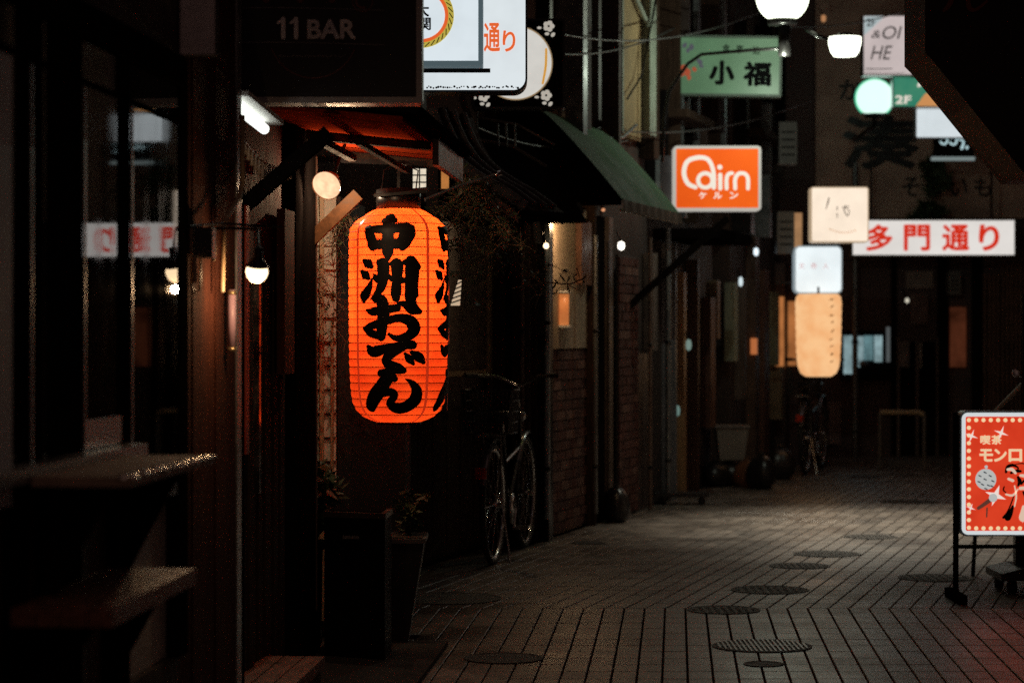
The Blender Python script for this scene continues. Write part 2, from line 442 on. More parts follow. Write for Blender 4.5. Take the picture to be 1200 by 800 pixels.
for i in range(40):
    Y = 4.86 + 0.85 * i / 40
    b.lathe([(0.015, -.004), (0.014, 0.0), (0.008, .0025), (0, .0032)], FW(Y, 0.262 - rnd.uniform(0, .03), 1.0125), Vector((0, rnd.uniform(-.12, .04), 1)) + N1 * .1, n=9)
b.build('hammered_edge', mat('edge_metal', (0.95, 0.85, 0.72), 0.28, 1.0, var=0.1), c1)
counter(0.765, 4.7, 5.52, 0.26, 0.035, 'lower reddish wooden counter board with a worn pale edge', mat('bench_wood', (0.22, 0.085, 0.045), 0.45, var=0.5, scale=9, stretch=(4, 1, 4), bump=0.3), False)

# ------------------------------------------------------------------ the lantern bar: facade, door recess, canopy
e = empty('lantern_bar', F1(9, 0, 0), 'narrow timber bar front behind the big orange lantern with black posts and a canopy', 'building')
tavern = e
b = MB(); fbox(b, F1, 7.6, 10.75, -1.6, -1.5, 0, 7); fbox(b, F1, 10.72, 10.78, -1.5, -0.2, 0, 7); b.build('room_wall', facade, e)
b = MB(); fbox(b, F1, 7.6, 11.6, -0.3, -0.02, 2.12, 7); b.build('upper_wall', facade, e)
b = MB(); fbox(b, F1, 7.62, 7.96, -0.12, 0.03, 0, 2.12); b.build('door_post', black, e)
b = MB(); fbox(b, F1, 7.965, 8.02, -0.06, 0.035, 0.9, 1.72); b.build('red_trim', mat('red_trim', (0.45, 0.05, 0.02), 0.4), e)
# poster board and planks
b = MB(); fbox(b, F1, 8.05, 9.02, -0.06, -0.02, 1.52, 2.12); b.build('poster_board', mat('torn_posters', (0.012, 0.006, 0.005), 0.8, scale=16, var=0.3, col2=(0.26, 0.02, 0.01), stretch=(1, 1.6, .5), spec=.1), e)
for i in range(9):
    Ya = 8.05 + i * 0.108
    b = MB(); fbox(b, F1, Ya, Ya + 0.10, -0.06, -0.02 + 0.006 * (i % 3), 0.0, 1.515)
    b.build('wall_board', darkwood, e)
b = MB(); fbox(b, F1, 8.78, 9.0, 0.0, 0.03, 1.15, 1.75); b.build('side_board', mat('side_board', (0.09, 0.025, 0.015), 0.8, spec=.1, var=0.5, scale=8, stretch=(4, 4, .6)), e)
b = MB(); fbox(b, F1, 9.1, 9.60, -0.1, 0.02, 0, 2.12); b.build('thick_post', black, e)
b = MB(); fbox(b, F1, 9.605, 9.62, -0.1, 0.024, 0.2, 2.0); b.build('post_edge', mat('worn_edge', (0.12, 0.06, 0.04), 0.6, var=0.4), e)
b = MB(); fbox(b, F1, 8.30, 8.33, 0.0, 0.02, 0.75, 1.5); b.build('door_handle', chrome, e)
b = MB(); fbox(b, F1, 10.66, 11.5, -0.06, -0.03, 0, 1.9); b.build('lower_wall', facade, e)
# clapboard return wall, lit by the added bulb and fill behind the spotlight
e = empty('clapboard_wall', at(372, 800, 10.55) * 1, 'narrow strip of pale overlapping wooden siding behind the black box', 'wall')
e.location.z = 0
YC = 10.55
xa, xb = at(352, 0, YC).x, at(394, 0, YC).x
b = MB(); b.box(xa, xb, YC + 0.03, YC + 0.08, 0, 2.0); b.build('backing', darkwood, e)
sid = mat('siding', (0.62, 0.54, 0.43), 0.7, var=0.25, scale=6, bump=0.3, bscale=50, stretch=(1, 1, 5))
for i in range(17):
    z = 0.12 + i * 0.104
    b = MB(); b.hexa([(xa, YC - 0.022, z), (xb, YC - 0.022, z), (xb, YC + 0.028, z), (xa, YC + 0.028, z), (xa, YC + 0.0, z + 0.112), (xb, YC + 0.0, z + 0.112), (xb, YC + 0.028, z + 0.112), (xa, YC + 0.028, z + 0.112)])
    b.build('siding_board', sid, e)
xm = at(378, 0, YC).x
b = MB(); b.box(xm - 0.009, xm + 0.009, YC - 0.045, YC - 0.023, 0.05, 1.95); b.build('batten', tan, e)
xm = at(390, 0, YC).x
b = MB(); b.box(xm - 0.006, xm + 0.006, YC - 0.045, YC - 0.023, 0.05, 1.35); b.build('batten', tan, e)
# dark leaning board in front of the siding
a = at(352, 400, 10.3); c = at(372, 640, 10.3)
b = MB(); b.hexa([at(340, 760, 10.2), at(378, 760, 10.2), at(378, 760, 10.26), at(340, 760, 10.26), at(340, 395, 10.42), at(355, 405, 10.42), at(355, 405, 10.48), at(340, 395, 10.48)])
o = b.build('leaning_board', black, loc=at(360, 755, 10.23)); tag(o, 'black board leaning against the pale siding', 'board')

# canopy
e = empty('canopy', F1(9.4, 0, 2.0), 'low wooden canopy with a red underside over the bar door', 'canopy')
cr_ = mat('canopy_red', (0.30, 0.030, 0.008), 0.9, spec=0.0, var=0.5, scale=7, stretch=(1, 5, 1), bump=0.25)
for i in range(12):
    Ya = 8.42 + i * 0.165
    b = MB(); b.hexa([F1(Ya, 0.0, 2.085), F1(Ya, 0.5, 2.035), F1(Ya + 0.16, 0.5, 2.035), F1(Ya + 0.16, 0.0, 2.085), F1(Ya, 0.0, 2.10), F1(Ya, 0.5, 2.05), F1(Ya + 0.16, 0.5, 2.05), F1(Ya + 0.16, 0.0, 2.10)])
    b.build('roof_board', cr_, e)
b = MB(); b.hexa([F1(8.38, 0, 2.11), F1(8.38, .56, 2.056), F1(10.45, .56, 2.056), F1(10.45, 0, 2.11), F1(8.38, 0, 2.2), F1(8.38, .56, 2.09), F1(10.45, .56, 2.09), F1(10.45, 0, 2.2)]); b.build('roof_cover', black, e)
for Ya in (9.35, 10.42):
    b = MB(); b.hexa([F1(Ya, 0.0, 2.05), F1(Ya, 0.5, 2.005), F1(Ya + .05, 0.5, 2.005), F1(Ya + .05, 0, 2.05), F1(Ya, 0, 2.083), F1(Ya, .5, 2.033), F1(Ya + .05, .5, 2.033), F1(Ya + .05, 0, 2.083)])
    b.build('rafter', darkwood, e)
b = MB(); fbox(b, F1, 9.4, 10.47, 0.505, 0.53, 1.95, 2.05); b.build('fascia_board', mat('fascia', (0.10, 0.03, 0.02), 0.4, var=0.5, stretch=(1, 6, 6)), e)
b = MB(); fbox(b, F1, 8.4, 9.4, 0.18, 0.21, 1.965, 1.99); fbox(b, F1, 8.4, 9.9, 0.34, 0.36, 1.95, 1.97); b.build('purlin', darkwood, e)
for (p0, p1, Y, w, m) in [((262, 262), (386, 155), 8.25, 0.055, black), ((352, 293), (420, 228), 9.6, 0.05, mat('lit_strut', (0.12, 0.05, 0.02), 0.6, spec=.2, var=0.4, stretch=(5, 1, 5), scale=8))]:
    b = MB(); b.bar(at(*p0, Y), at(*p1, Y), 0.05, w, up=(0, 1, 0)); b.build('strut', m, e)
# corrugated panel high on the left
e = empty('corrugated_awning_end', at(232, 62, 6.6), 'pale ribbed metal sheet beside the black bar sign', 'metal sheet')
b = MB(); n = 66; vs = []
for i in range(n + 1):
    x = 211 + (252 - 211) * i / n; dy = 0.006 * math.sin(i * 2 * math.pi / 6)
    for py in (-40, 64): vs.append(at(x, py, 6.6) + Vector((0, dy, 0)))
b.add(vs, [(2 * i, 2 * i + 1, 2 * i + 3, 2 * i + 2) for i in range(n)], True)
b.build('ribbed_sheet', mat('ribbed_sheet', (0.80, 0.76, 0.74), 0.6, 0.0, var=0.2), e)
b = MB(); b.box(at(210, 0, 6.6).x, at(253, 0, 6.6).x, 6.61, 6.66, zz(64, 6.6), zz(-40, 6.6)); b.build('backing', blackm, e)

# cable conduit and meter at the pillar
e = empty('conduit_run', at(262, 262, 7.12), 'bent tan conduit pipe running down beside the corner pillar', 'pipe')
b = MB(); b.tube([at(284, 135, 7.45), at(284, 215, 7.44), at(280, 232, 7.38), at(266, 254, 7.18), at(261, 266, 7.12), at(260, 342, 7.12)], 0.0085, 8); b.build('pipe', tan, e)
b = MB(); b.tube([at(222, 265, 6.75), at(262, 262, 7.08), at(330, 266, 7.3)], 0.004, 6); b.build('cable', blackm, e)
b = MB(); b.tube([at(247, 275, 6.98), at(252, 290, 6.98), at(250, 306, 6.98)], 0.006, 6); b.build('elbow', tan, e)
e = empty('meter_box', at(236, 302, 6.8), 'dark electric meter box with tan wires hanging below on the corner pillar', 'meter box')
b = MB(); p0 = at(228, 302, 6.8); p1 = at(249, 266, 6.8); b.box(p0.x, p1.x, 6.8, 6.88, p0.z, p1.z); b.build('case', plas, e)
b = MB()
b.tube([at(224, 266, 6.77), at(224, 335, 6.77), at(228, 343, 6.77), at(234, 340, 6.77), at(235, 300, 6.77)], 0.004, 6)
b.tube([at(228, 300, 6.76), at(228, 332, 6.76)], 0.007, 6)
b.build('wires', tan, e)
e = empty('lilac_tube', at(272, 415, 7.28), 'small lilac tube hanging on the black door post', 'tube')
b = MB(); b.lathe([(0, 0), (.012, 0), (.012, .17), (0, .17)], at(272, 406, 7.28), n=12); b.build('barrel', mat('lilac', (0.50, 0.33, 0.42), 0.4), e)
b = MB()
for py in (343, 409): b = MB(); b.lathe([(0, 0), (.014, 0), (.014, .012), (0, .012)], at(272, py, 7.28) - Vector((0, 0, .006)), n=12); b.build('cap', mat('brass', (0.6, 0.45, 0.25), 0.3, 0.8), e)

# step, mat
e = empty('wooden_step', F1(8.1, .1, 0), 'reddish wooden doorstep at the foot of the bar front', 'step')
for i in range(3):
    b = MB(); fbox(b, F1, 7.55, 8.62, -0.02 + i * 0.075, 0.05 + i * 0.075, 0.11, 0.15); b.build('tread_board', redwood, e)
b = MB(); fbox(b, F1, 7.6, 8.58, 0.0, 0.19, 0, 0.108); b.build('riser', darkwood, e)
b = MB(); b.hexa([F1(8.7, 0.0, 0.003), F1(8.7, .5, 0.003), F1(10.1, .5, 0.003), F1(10.1, 0, 0.003), F1(8.7, 0, .02), F1(8.7, .5, .02), F1(10.1, .5, .02), F1(10.1, 0, .02)])
o = b.build('door_mat', mat('mat_black', (0.02, 0.014, 0.012), 0.9, bump=0.8, bscale=150), loc=F1(9.4, .4, .003)); tag(o, 'dark rubber mat on the ground under the black box', 'mat')
e = empty('kerb_strip_board', F1(8.9, .2, 0), 'thin pale wooden strip lying at the edge of the dark mat', 'board')
b = MB(); b.bar(F1(8.64, 0.22, .03), F1(8.55, .75, .03), 0.03, 0.02); b.build('strip', tan, e)

# ------------------------------------------------------------------ lamps on the bar
def lamp_light(e, p, en, col, size=0.0015, name='lamp_light'):
    li = bpy.data.lights.new(name, 'POINT'); li.energy = en; li.color = col; li.shadow_soft_size = size
    lo = bpy.data.objects.new(name, li); C.objects.link(lo); lo.parent = e; lo.location = Vector(p) - e.location; return lo
def bulb_mat(name, col, st): return emi(name, col, st)
warm = (1.0, 0.62, 0.30)
e = empty('spotlight', at(395, 200, 9.3), 'lit warm reflector spotlight under the canopy, tilted towards the street', 'spotlight')
ax = Vector((-0.28, -0.85, -0.42)).normalized(); c = at(382, 218, 9.3)
b = MB(); b.lathe([(0.0, 0.004), (.030, 0.003), (.052, -0.002), (.056, -.006)], c, ax, 32); b.build('lens', emi('spot_glow', (1.0, 0.64, 0.38), 1.35, mottle=.35, scale=28), e)
b = MB(); b.lathe([(.058, -.002), (.057, -.012), (.045, -.04), (.026, -.06), (.022, -.085), (0, -.085)], c, ax, 32); b.build('reflector', mat('copper_shell', (0.5, 0.28, 0.16), 0.3, 0.8), e)
li = bpy.data.lights.new('spot_lamp', 'SPOT'); li.energy = 4; li.color = (1.0, 0.66, 0.38); li.spot_size = R(115); li.spot_blend = .6; li.shadow_soft_size = 0.001
lo = bpy.data.objects.new('spot_lamp', li); C.objects.link(lo); lo.parent = e; lo.location = c + ax * .012 - e.location; lo.rotation_euler = ax.to_track_quat('-Z', 'Y').to_euler()
li = bpy.data.lights.new('added_neck_fill', 'POINT'); li.energy = 3.5; li.color = (1.0, 0.66, 0.38); li.shadow_soft_size = 0.01  # added point light off the lamp's neck, brightens strut and siding
lo = bpy.data.objects.new('added_neck_fill', li); C.objects.link(lo); lo.parent = e; lo.location = c + Vector((.07, .12, -.01)) - e.location
b = MB(); b.tube([c - ax * .08, c - ax * .12 + Vector((0, 0, .03)), at(404, 170, 9.5)], .007, 8); b.build('arm', blackm, e)
e = empty('added_bulb', at(392, 214, 9.98), 'added small bare bulb behind the reflector spotlight, lighting the siding', 'bulb')  # added bulb, out of view behind the spotlight, put in to light the siding
hc = at(391, 214, 9.98)
b = MB(); b.lathe([(0, -.022), (.012, -.018), (.018, 0), (.010, .016), (0, .02)], hc, n=16); b.build('bulb_glass', emi('added_bulb_glow', (1.0, .7, .42), 2.5), e)
b = MB(); b.tube([hc + Vector((0, 0, .018)), hc + Vector((0, 0, .18))], .003, 6); b.build('cord', blackm, e)
lamp_light(e, hc + Vector((0.0, .03, -.028)), 5.5, (1.0, .72, .46))
e = empty('bare_bulb', at(300, 285, 7.1), 'glowing bare bulb under a small black shade by the bar door', 'bulb')
c = at(301, 319, 7.1)
b = MB(); b.lathe([(0, -.030), (.016, -.028), (.028, -.016), (.033, 0), (.031, .013), (.018, .023), (0, .027)], c, (0.1, -.25, 1), 24); b.build('bulb_glass', emi('bulb_glow', (1.0, 0.72, 0.42), 3.2), e)
b = MB(); b.lathe([(.036, .018), (.023, .032), (.014, .045), (.012, .075), (0, .075)], c, (0.1, -.25, 1), 20); b.build('lamp_shade', blackm, e)
b = MB(); b.tube([c + Vector((.006, -.016, .07)), at(302, 268, 7.1), F1(7.12, 0.03, zz(267, 7.1))], .005, 6)
li = bpy.data.lights.new('bulb_lamp', 'POINT'); li.energy = 2.6; li.color = (1.0, 0.60, 0.30); li.shadow_soft_size = 0.012
lo = bpy.data.objects.new('bulb_lamp', li); C.objects.link(lo); lo.parent = e; lo.location = c + Vector((.0, -.012, -.05)) - e.location; b.build('arm', blackm, e)
# fluorescent fitting
e = empty('tube_light', F1(8.4, .1, 2.04), 'white fluorescent tube fitting tucked under the canopy', 'light')
pa, pb = at(276, 117, 7.62), at(318, 151, 8.12)
d = (pb - pa).normalized()
b = MB(); b.bar(pa + Vector((0, 0, .02)), pb + Vector((0, 0, .02)), 0.085, 0.016); b.build('housing', whitepaint, e)
b = MB(); b.tube([pa - Vector((0.01, 0, .012)), pb - d * 0.06 - Vector((0.01, 0, .012))], .017, 12); b.build('tube', emi('tube_glow', (0.95, 1.0, 0.92), 2.0), e)
# string of bead tassels
e = empty('fringe_garland', F1(8.5, 0.05, 1.9), 'garland of pale tassels hanging over red posters beside the door', 'garland')
b = MB(); cord = []
for i in range(15):
    t = i / 14; p = at(283 + 57 * t, 163 + 40 * t - 10 * math.sin(t * 3.1) * -1.0 - 4 * t, 7.75 + 1.1 * t); cord.append(p)
b.tube(cord, .004, 6); b.build('cord', mat('cord', (0.3, 0.12, 0.08), 0.7), e)
tm = mat('tassel', (0.6, 0.5, 0.42), 0.6)
for i, p in enumerate(cord):
    b = MB(); b.lathe([(0, .004), (.006, 0), (.004, -.008), (.008, -.03 - .03 * math.sin(i / 14 * 3.1)), (0, -.03 - .03 * math.sin(i / 14 * 3.1))], p, n=6); b.build('tassel', tm, e)

# ------------------------------------------------------------------ THE LANTERN
LY = 10.0
k = LY / FP
e = empty('paper_lantern', at(467, 496, LY), 'large glowing orange paper lantern with bold black brush writing', 'paper lantern')
def lantern_mat():
    m = bpy.data.materials.new('lantern_paper'); m.use_nodes = True
    n = m.node_tree; n.nodes.clear()
    o = n.nodes.new('ShaderNodeOutputMaterial')
    tr = n.nodes.new('ShaderNodeBsdfTranslucent'); df = n.nodes.new('ShaderNodeBsdfPrincipled'); em = n.nodes.new('ShaderNodeEmission')
    df.inputs['Roughness'].default_value = 0.65
    tc = n.nodes.new('ShaderNodeTexCoord'); no = n.nodes.new('ShaderNodeTexNoise'); no.inputs['Scale'].default_value = 7; no.inputs['Detail'].default_value = 6
    n.links.new(tc.outputs['Object'], no.inputs['Vector'])
    cr = n.nodes.new('ShaderNodeValToRGB'); cr.color_ramp.elements[0].position = .3; cr.color_ramp.elements[1].position = .7
    cr.color_ramp.elements[0].color = (0.74, 0.058, 0.010, 1); cr.color_ramp.elements[1].color = (0.98, 0.125, 0.020, 1)
    n.links.new(no.outputs[0], cr.inputs[0])
    for s in (tr, em): n.links.new(cr.outputs[0], s.inputs[0])
    n.links.new(cr.outputs[0], df.inputs[0])
    em.inputs[1].default_value = 0.17
    a1 = n.nodes.new('ShaderNodeMixShader'); a1.inputs[0].default_value = 0.85; a2 = n.nodes.new('ShaderNodeAddShader')
    n.links.new(df.outputs[0], a1.inputs[1]); n.links.new(tr.outputs[0], a1.inputs[2])
    n.links.new(a1.outputs[0], a2.inputs[0]); n.links.new(em.outputs[0], a2.inputs[1]); n.links.new(a2.outputs[0], o.inputs[0])
    return m
def prof_r(py):     # silhouette radius in px
    P = [(245, 25), (247, 30), (252, 38), (257, 46), (263, 53), (270, 56.5), (280, 57.5), (340, 57.8), (420, 57.2), (455, 55.5), (470, 53.5), (480, 49), (487, 42), (491, 34), (494, 26)]
    for (a, ra), (c, rc) in zip(P, P[1:]):
        if a <= py <= c: return ra + (rc - ra) * (py - a) / (c - a)
    return 26
cl = at(467, 370, LY)
def LP(ang, py, off=0.0):
    r = prof_r(py) * k + off
    return Vector((cl.x + r * math.sin(ang), LY - r * math.cos(ang), zz(py, LY)))
vs = []; rows = []
py = 245.0; NR = 27
nrow = NR * 6
for i in range(nrow + 1):
    py = 245 + 249 * i / nrow
    ph = (i % 6) / 6
    rows.append((py, 0.0028 * math.sin(math.pi * ph)))
n = 96
for py, o_ in rows:
    for q in range(n): vs.append(LP(2 * math.pi * q / n, py, o_))
b = MB(); b.add(vs, [(i * n + q, (i + 1) * n + q, (i + 1) * n + (q + 1) % n, i * n + (q + 1) % n) for i in range(nrow) for q in range(n)], True)
b.build('paper_shade', lantern_mat(), e)
# thin wire ribs in the folds
ribm = mat('rib_line', (0.12, 0.012, 0.004), 0.7)
for i in range(1, NR):
    py = 245 + 249 * i / NR
    b = MB(); b.tube([LP(2 * math.pi * q / 48, py, 0.0012) for q in range(48)], 0.0016, 4, closed=True); b.build('rib', ribm, e)
# vertical seams
seam = mat('seam', (0.55, 0.04, 0.012), 0.6)
for a in (-51, 38, 128, 218):
    b = MB(); w = R(1.9)
    pts = [245 + 249 * i / 80 for i in range(81)]
    b.add([LP(R(a) + s, p, 0.0034) for p in pts for s in (-w, 0, w)], [(3 * i + j, 3 * i + 3 + j, 3 * i + 4 + j, 3 * i + 1 + j) for i in range(80) for j in (0, 1)], True)
    b.build('seam', emi('seam_glow', (0.75, 0.045, 0.01), 0.55), e)
# brush strokes
A = lambda L: [(400 + x / 5.93, 235 + y / 5.93, w / 5.93) for x, y, w in L]
B = lambda L: [(250 + x / 4, 350 + y / 4, w / 4) for x, y, w in L]
strokes = [A([(205, 205, 40), (215, 240, 60), (235, 300, 60), (240, 335, 50)]), A([(200, 208, 35), (260, 212, 50), (345, 212, 60), (430, 205, 60), (480, 212, 70)]),
    A([(470, 195, 60), (480, 230, 90), (465, 260, 95), (448, 310, 80), (440, 335, 50)]), A([(235, 318, 62), (345, 315, 62), (450, 315, 66)]),
    A([(300, 152, 30), (345, 145, 40), (388, 152, 36)]), A([(345, 150, 90), (343, 200, 76), (341, 330, 72), (342, 380, 66), (345, 430, 8)]),
    A([(500, 205, 50), (518, 245, 18)]), A([(185, 200, 14), (205, 215, 50)]),
    A([(180, 425, 25), (205, 445, 58), (228, 466, 34)]), A([(166, 500, 25), (190, 525, 55), (208, 545, 30)]), A([(238, 545, 6), (215, 610, 40), (185, 665, 62), (178, 695, 35)]),
    A([(290, 440, 50), (310, 455, 78), (308, 560, 66), (285, 630, 50), (225, 692, 8)]), A([(245, 520, 10), (262, 545, 40), (282, 580, 20)]),
    A([(365, 450, 30), (402, 455, 78), (402, 560, 58), (397, 640, 66), (397, 685, 48)]), A([(340, 520, 20), (375, 555, 34), (450, 560, 40), (470, 545, 14)]),
    A([(460, 440, 40), (500, 440, 70), (535, 470, 50)]), A([(495, 430, 70), (503, 480, 86), (500, 600, 80), (500, 680, 82), (512, 708, 40)]),
    B([(735, 55, 10), (760, 62, 36), (810, 55, 36), (872, 45, 34)]), B([(878, 22, 12), (910, 30, 34), (945, 50, 52), (970, 62, 26)]),
    B([(775, 5, 30), (800, 10, 48), (812, 60, 52), (804, 130, 46), (800, 178, 38)]),
    B([(724, 138, 14), (755, 128, 32), (815, 108, 34), (880, 92, 36), (930, 105, 50), (948, 140, 52), (925, 172, 42), (870, 185, 26), (836, 165, 12)]),
    B([(726, 140, 20), (755, 162, 34), (800, 175, 34)]),
    B([(740, 222, 16), (765, 245, 50), (820, 232, 38), (890, 218, 34), (940, 215, 40)]),
    B([(900, 222, 36), (850, 250, 44), (824, 282, 38), (836, 305, 42), (880, 325, 46), (900, 332, 30)]),
    B([(908, 255, 12), (928, 280, 34), (945, 302, 14)]), B([(940, 250, 20), (970, 272, 42), (990, 295, 18)]),
    B([(800, 345, 34), (835, 352, 60), (860, 370, 30)]), B([(835, 355, 56), (805, 400, 58), (768, 450, 62), (738, 500, 46)]),
    B([(800, 452, 10), (835, 432, 36), (862, 445, 30), (838, 485, 36), (868, 505, 46), (915, 500, 50), (955, 470, 54), (962, 425, 44), (940, 390, 26), (912, 372, 5)])]
def catmull(P, m=7):
    out = []
    for i in range(len(P) - 1):
        p0 = P[max(i - 1, 0)]; p1 = P[i]; p2 = P[i + 1]; p3 = P[min(i + 2, len(P) - 1)]
        for s in range(m):
            t = s / m
            out.append(tuple(0.5 * (2 * p1[q] + (p2[q] - p0[q]) * t + (2 * p0[q] - 5 * p1[q] + 4 * p2[q] - p3[q]) * t * t + (3 * p1[q] - p0[q] - 3 * p2[q] + p3[q]) * t ** 3) for q in range(3)))
    out.append(P[-1]); return out
inkm = mat('black_ink', (0.006, 0.005, 0.005), 0.55, var=0.1, spec=0.25)
def ink(strokes_, rot, name, off=0.0045):
    b = MB()
    for si, P in enumerate(strokes_):
        Q = [(a_, b_, c_ * 1.08 + .3) for a_, b_, c_ in catmull(P)]; L = []
        # round caps
        def tang(i):
            a = Q[max(i - 1, 0)]; c = Q[min(i + 1, len(Q) - 1)]; dx, dy = c[0] - a[0], c[1] - a[1]; l = math.hypot(dx, dy) or 1
            return dx / l, dy / l
        tx, ty = tang(0); w = max(Q[0][2], 0.3) / 2
        for u in (0.98, 0.8, 0.5): L.append((Q[0][0] - tx * w * u, Q[0][1] - ty * w * u, 2 * w * math.sqrt(1 - u * u), tx, ty))
        for i in range(len(Q)): tx, ty = tang(i); L.append((Q[i][0], Q[i][1], max(Q[i][2], .3), tx, ty))
        w = max(Q[-1][2], 0.3) / 2
        for u in (0.5, 0.8, 0.98): L.append((Q[-1][0] + tx * w * u, Q[-1][1] + ty * w * u, 2 * w * math.sqrt(1 - u * u), tx, ty))
        m = 6; vs = []
        for (x, y, w, tx, ty) in L:
            for j in range(m + 1):
                s = (j / m - .5) * w; X = x - ty * s; Yp = y + tx * s
                r = max(prof_r(Yp), 30); q = max(-.97, min(.97, (X - 467) / 57.8))
                vs.append(LP(math.asin(q) + rot, Yp, off + si * 0.00006))
        b.add(vs, [(i * (m + 1) + j, i * (m + 1) + j + 1, (i + 1) * (m + 1) + j + 1, (i + 1) * (m + 1) + j) for i in range(len(L) - 1) for j in range(m)], True)
    return b.build(name, inkm, e)
for r_ in (0, 94, 188): ink(strokes, R(r_), 'brush_writing')
b = MB(); b.lathe([(0, .0), (26 * k, 0), (26 * k, 23 * k), (22 * k, 24 * k), (0, 24 * k)], at(467, 245.5, LY), n=40); b.build('top_ring', blackm, e)
b = MB(); b.lathe([(25 * k, 0), (26.5 * k, 0), (26.5 * k, 3 * k), (25 * k, 3 * k), (25 * k, 0)], at(467, 496.5, LY), n=40); b.build('bottom_ring', blackm, e)
b = MB(); b.tube([at(526, 268, LY - .02), at(526.5, 330, LY - .02), at(526, 420, LY - .02), at(524, 480, LY - .02)], .0012, 5); b.build('vinyl_cover_edge', mat('vinyl', (0.75, 0.8, 0.82), 0.15), e)
b = MB(); bc = at(467, 305, LY); b.lathe([(0, -.04), (.025, -.03), (.035, 0), (.025, .03), (0, .05)], bc, n=16); b.build('bulb', emi('lantern_bulb', (1, .62, .32), 4), e)
for (py, en) in ((298, 23), (360, 8), (462, 1.0)):
    li = bpy.data.lights.new('lantern_lamp', 'POINT'); li.energy = en * 0.36; li.color = (1.0, 0.66, 0.36); li.shadow_soft_size = 0.06
    lo = bpy.data.objects.new('lantern_lamp', li); C.objects.link(lo); lo.parent = e; lo.location = at(467, py, LY - .0) - e.location
# hanger
e = empty('lantern_hanger', at(470, 222, 10.05), 'black iron bracket and tilted cap plate holding the orange lantern', 'bracket')
b = MB(); b.hexa([at(438, 231, 9.85), at(500, 226, 9.85), at(502, 222, 10.2), at(440, 228, 10.2), at(438, 228, 9.85), at(500, 222, 9.85), at(502, 219, 10.2), at(440, 225, 10.2)]); b.build('cap_plate', blackm, e)
b = MB(); b.bar(at(467, 226, 10.03), at(467, 190, 10.03), .012); b.bar(at(400, 188, 10.1), at(500, 192, 10.1), .02); b.build('arm', blackm, e)
b = MB()
for x in (447, 487): b = MB(); b.tube([at(x, 226, 10), at(x + 3, 200, 10.03), at(467, 190, 10.05)], .003, 5); b.build('wire', blackm, e)

# ------------------------------------------------------------------ black standing box, planter, pot
e = empty('standing_box', at(418, 775, 9.55), 'black metal cabinet standing on the mat below the orange lantern', 'cabinet')
e.location.z = 0
def P3(px, Y, z): return Vector(((px - CX) * Y / FP, Y, z))
bp_ = [P3(380, 9.60, 0.02), P3(451, 9.47, 0.02), P3(459, 9.75, 0.02), P3(389, 9.88, 0.02)]
top = [v + Vector((0, 0, .55)) for v in bp_]
b = MB(); b.hexa(bp_ + top)
cab = b.build('body', mat('cabinet_black', (0.006, 0.005, 0.005), 0.6, spec=.12), e)
cen = sum(top, Vector()) / 4
b = MB(); t2 = [cen + (v - cen) * 1.04 + Vector((0, 0, .001)) for v in top]; t3 = [v + Vector((0, 0, .022)) for v in t2]
b.hexa(t2 + t3); b.build('lid', mat('lid_metal', (0.16, 0.10, 0.08), 0.3, 0.6), e)
t4 = [cen + (v - cen) * 0.85 + Vector((0, 0, .0235)) for v in top]
b = MB(); b.hexa(t4 + [v + Vector((0, 0, .004)) for v in t4]); b.build('lid_inset', black, e)
b = MB(); q = at(402, 629, 9.55); b.box(q.x, q.x + .085, 9.525, 9.55, q.z - .005, q.z + .006); b.build('name_strip', mat('dull_plate', (0.12, 0.10, 0.10), 0.4), e)
def leafy(b_, p, d, l, w):
    d = d.normalized(); s = d.cross(Vector((rnd.uniform(-1, 1), rnd.uniform(-1, 1), rnd.uniform(.2, 1)))).normalized() * w
    b_.add([p, p + d * l * .45 + s, p + d * l, p + d * l * .45 - s], [(0, 1, 2, 3)])
def bush(name, base, spread, hgt, nst, label, cat, leaf=0.05, nl=9, lean=(0, 0, 0), group=None, bare=0.0, sub=3, thick=0.004, m=None):
    e = empty(name, base, label, cat, group)
    st = MB(); fo = MB(); base = Vector(base); lean = Vector(lean)
    for i in range(nst):
        a = rnd.uniform(0, 6.28); d = Vector((math.cos(a) * spread, math.sin(a) * spread, hgt * rnd.uniform(.5, 1))) + lean
        p = base.copy(); pts = [p.copy()]; N = 6
        for s in range(N):
            d = d + Vector((rnd.uniform(-.3, .3), rnd.uniform(-.3, .3), rnd.uniform(-.25, .15))) * hgt * .8
            p = p + d / N; pts.append(p.copy())
            for _ in range(sub):
                dd = Vector((rnd.uniform(-1, 1), rnd.uniform(-1, 1), rnd.uniform(-.6, .9)))
                q = p + dd.normalized() * hgt * rnd.uniform(.08, .22)
                st.tube([p, (p + q) / 2 + Vector((0, 0, .01)), q], [thick * .6, thick * .4, thick * .2], 3, caps=False)
                for _ in range(nl):
                    if rnd.random() > bare:
                        t = rnd.random(); leafy(fo, p.lerp(q, t), Vector((rnd.uniform(-1, 1), rnd.uniform(-1, 1), rnd.uniform(-.8, .8))), leaf * rnd.uniform(.5, 1.2), leaf * .18)
        st.tube(pts, [thick * (1 - .7 * j / N) for j in range(N + 1)], 4, caps=False)
    st.build('stem', m or twigm, e)
    if fo.v: tag(fo.build('foliage', leafm, e), kind='stuff')
    return e
e = empty('tapered_planter', P3(479, 10.15, 0), 'tall black tapered planter behind the black cabinet', 'planter')
c0 = P3(470, 10.2, 0)
b = MB()
tw, bw, hh = .125, .07, .5
xs = at(456, 0, 10.1).x
b.hexa([(xs, 10.05, 0), (at(478, 0, 10.1).x, 10.05, 0), (at(478, 0, 10.1).x, 10.25, 0), (xs, 10.25, 0), (xs, 10.0, .43), (at(497, 0, 10.05).x, 10.0, .43), (at(497, 0, 10.05).x, 10.32, .43), (xs, 10.32, .43)])
b.build('body', plas, e)
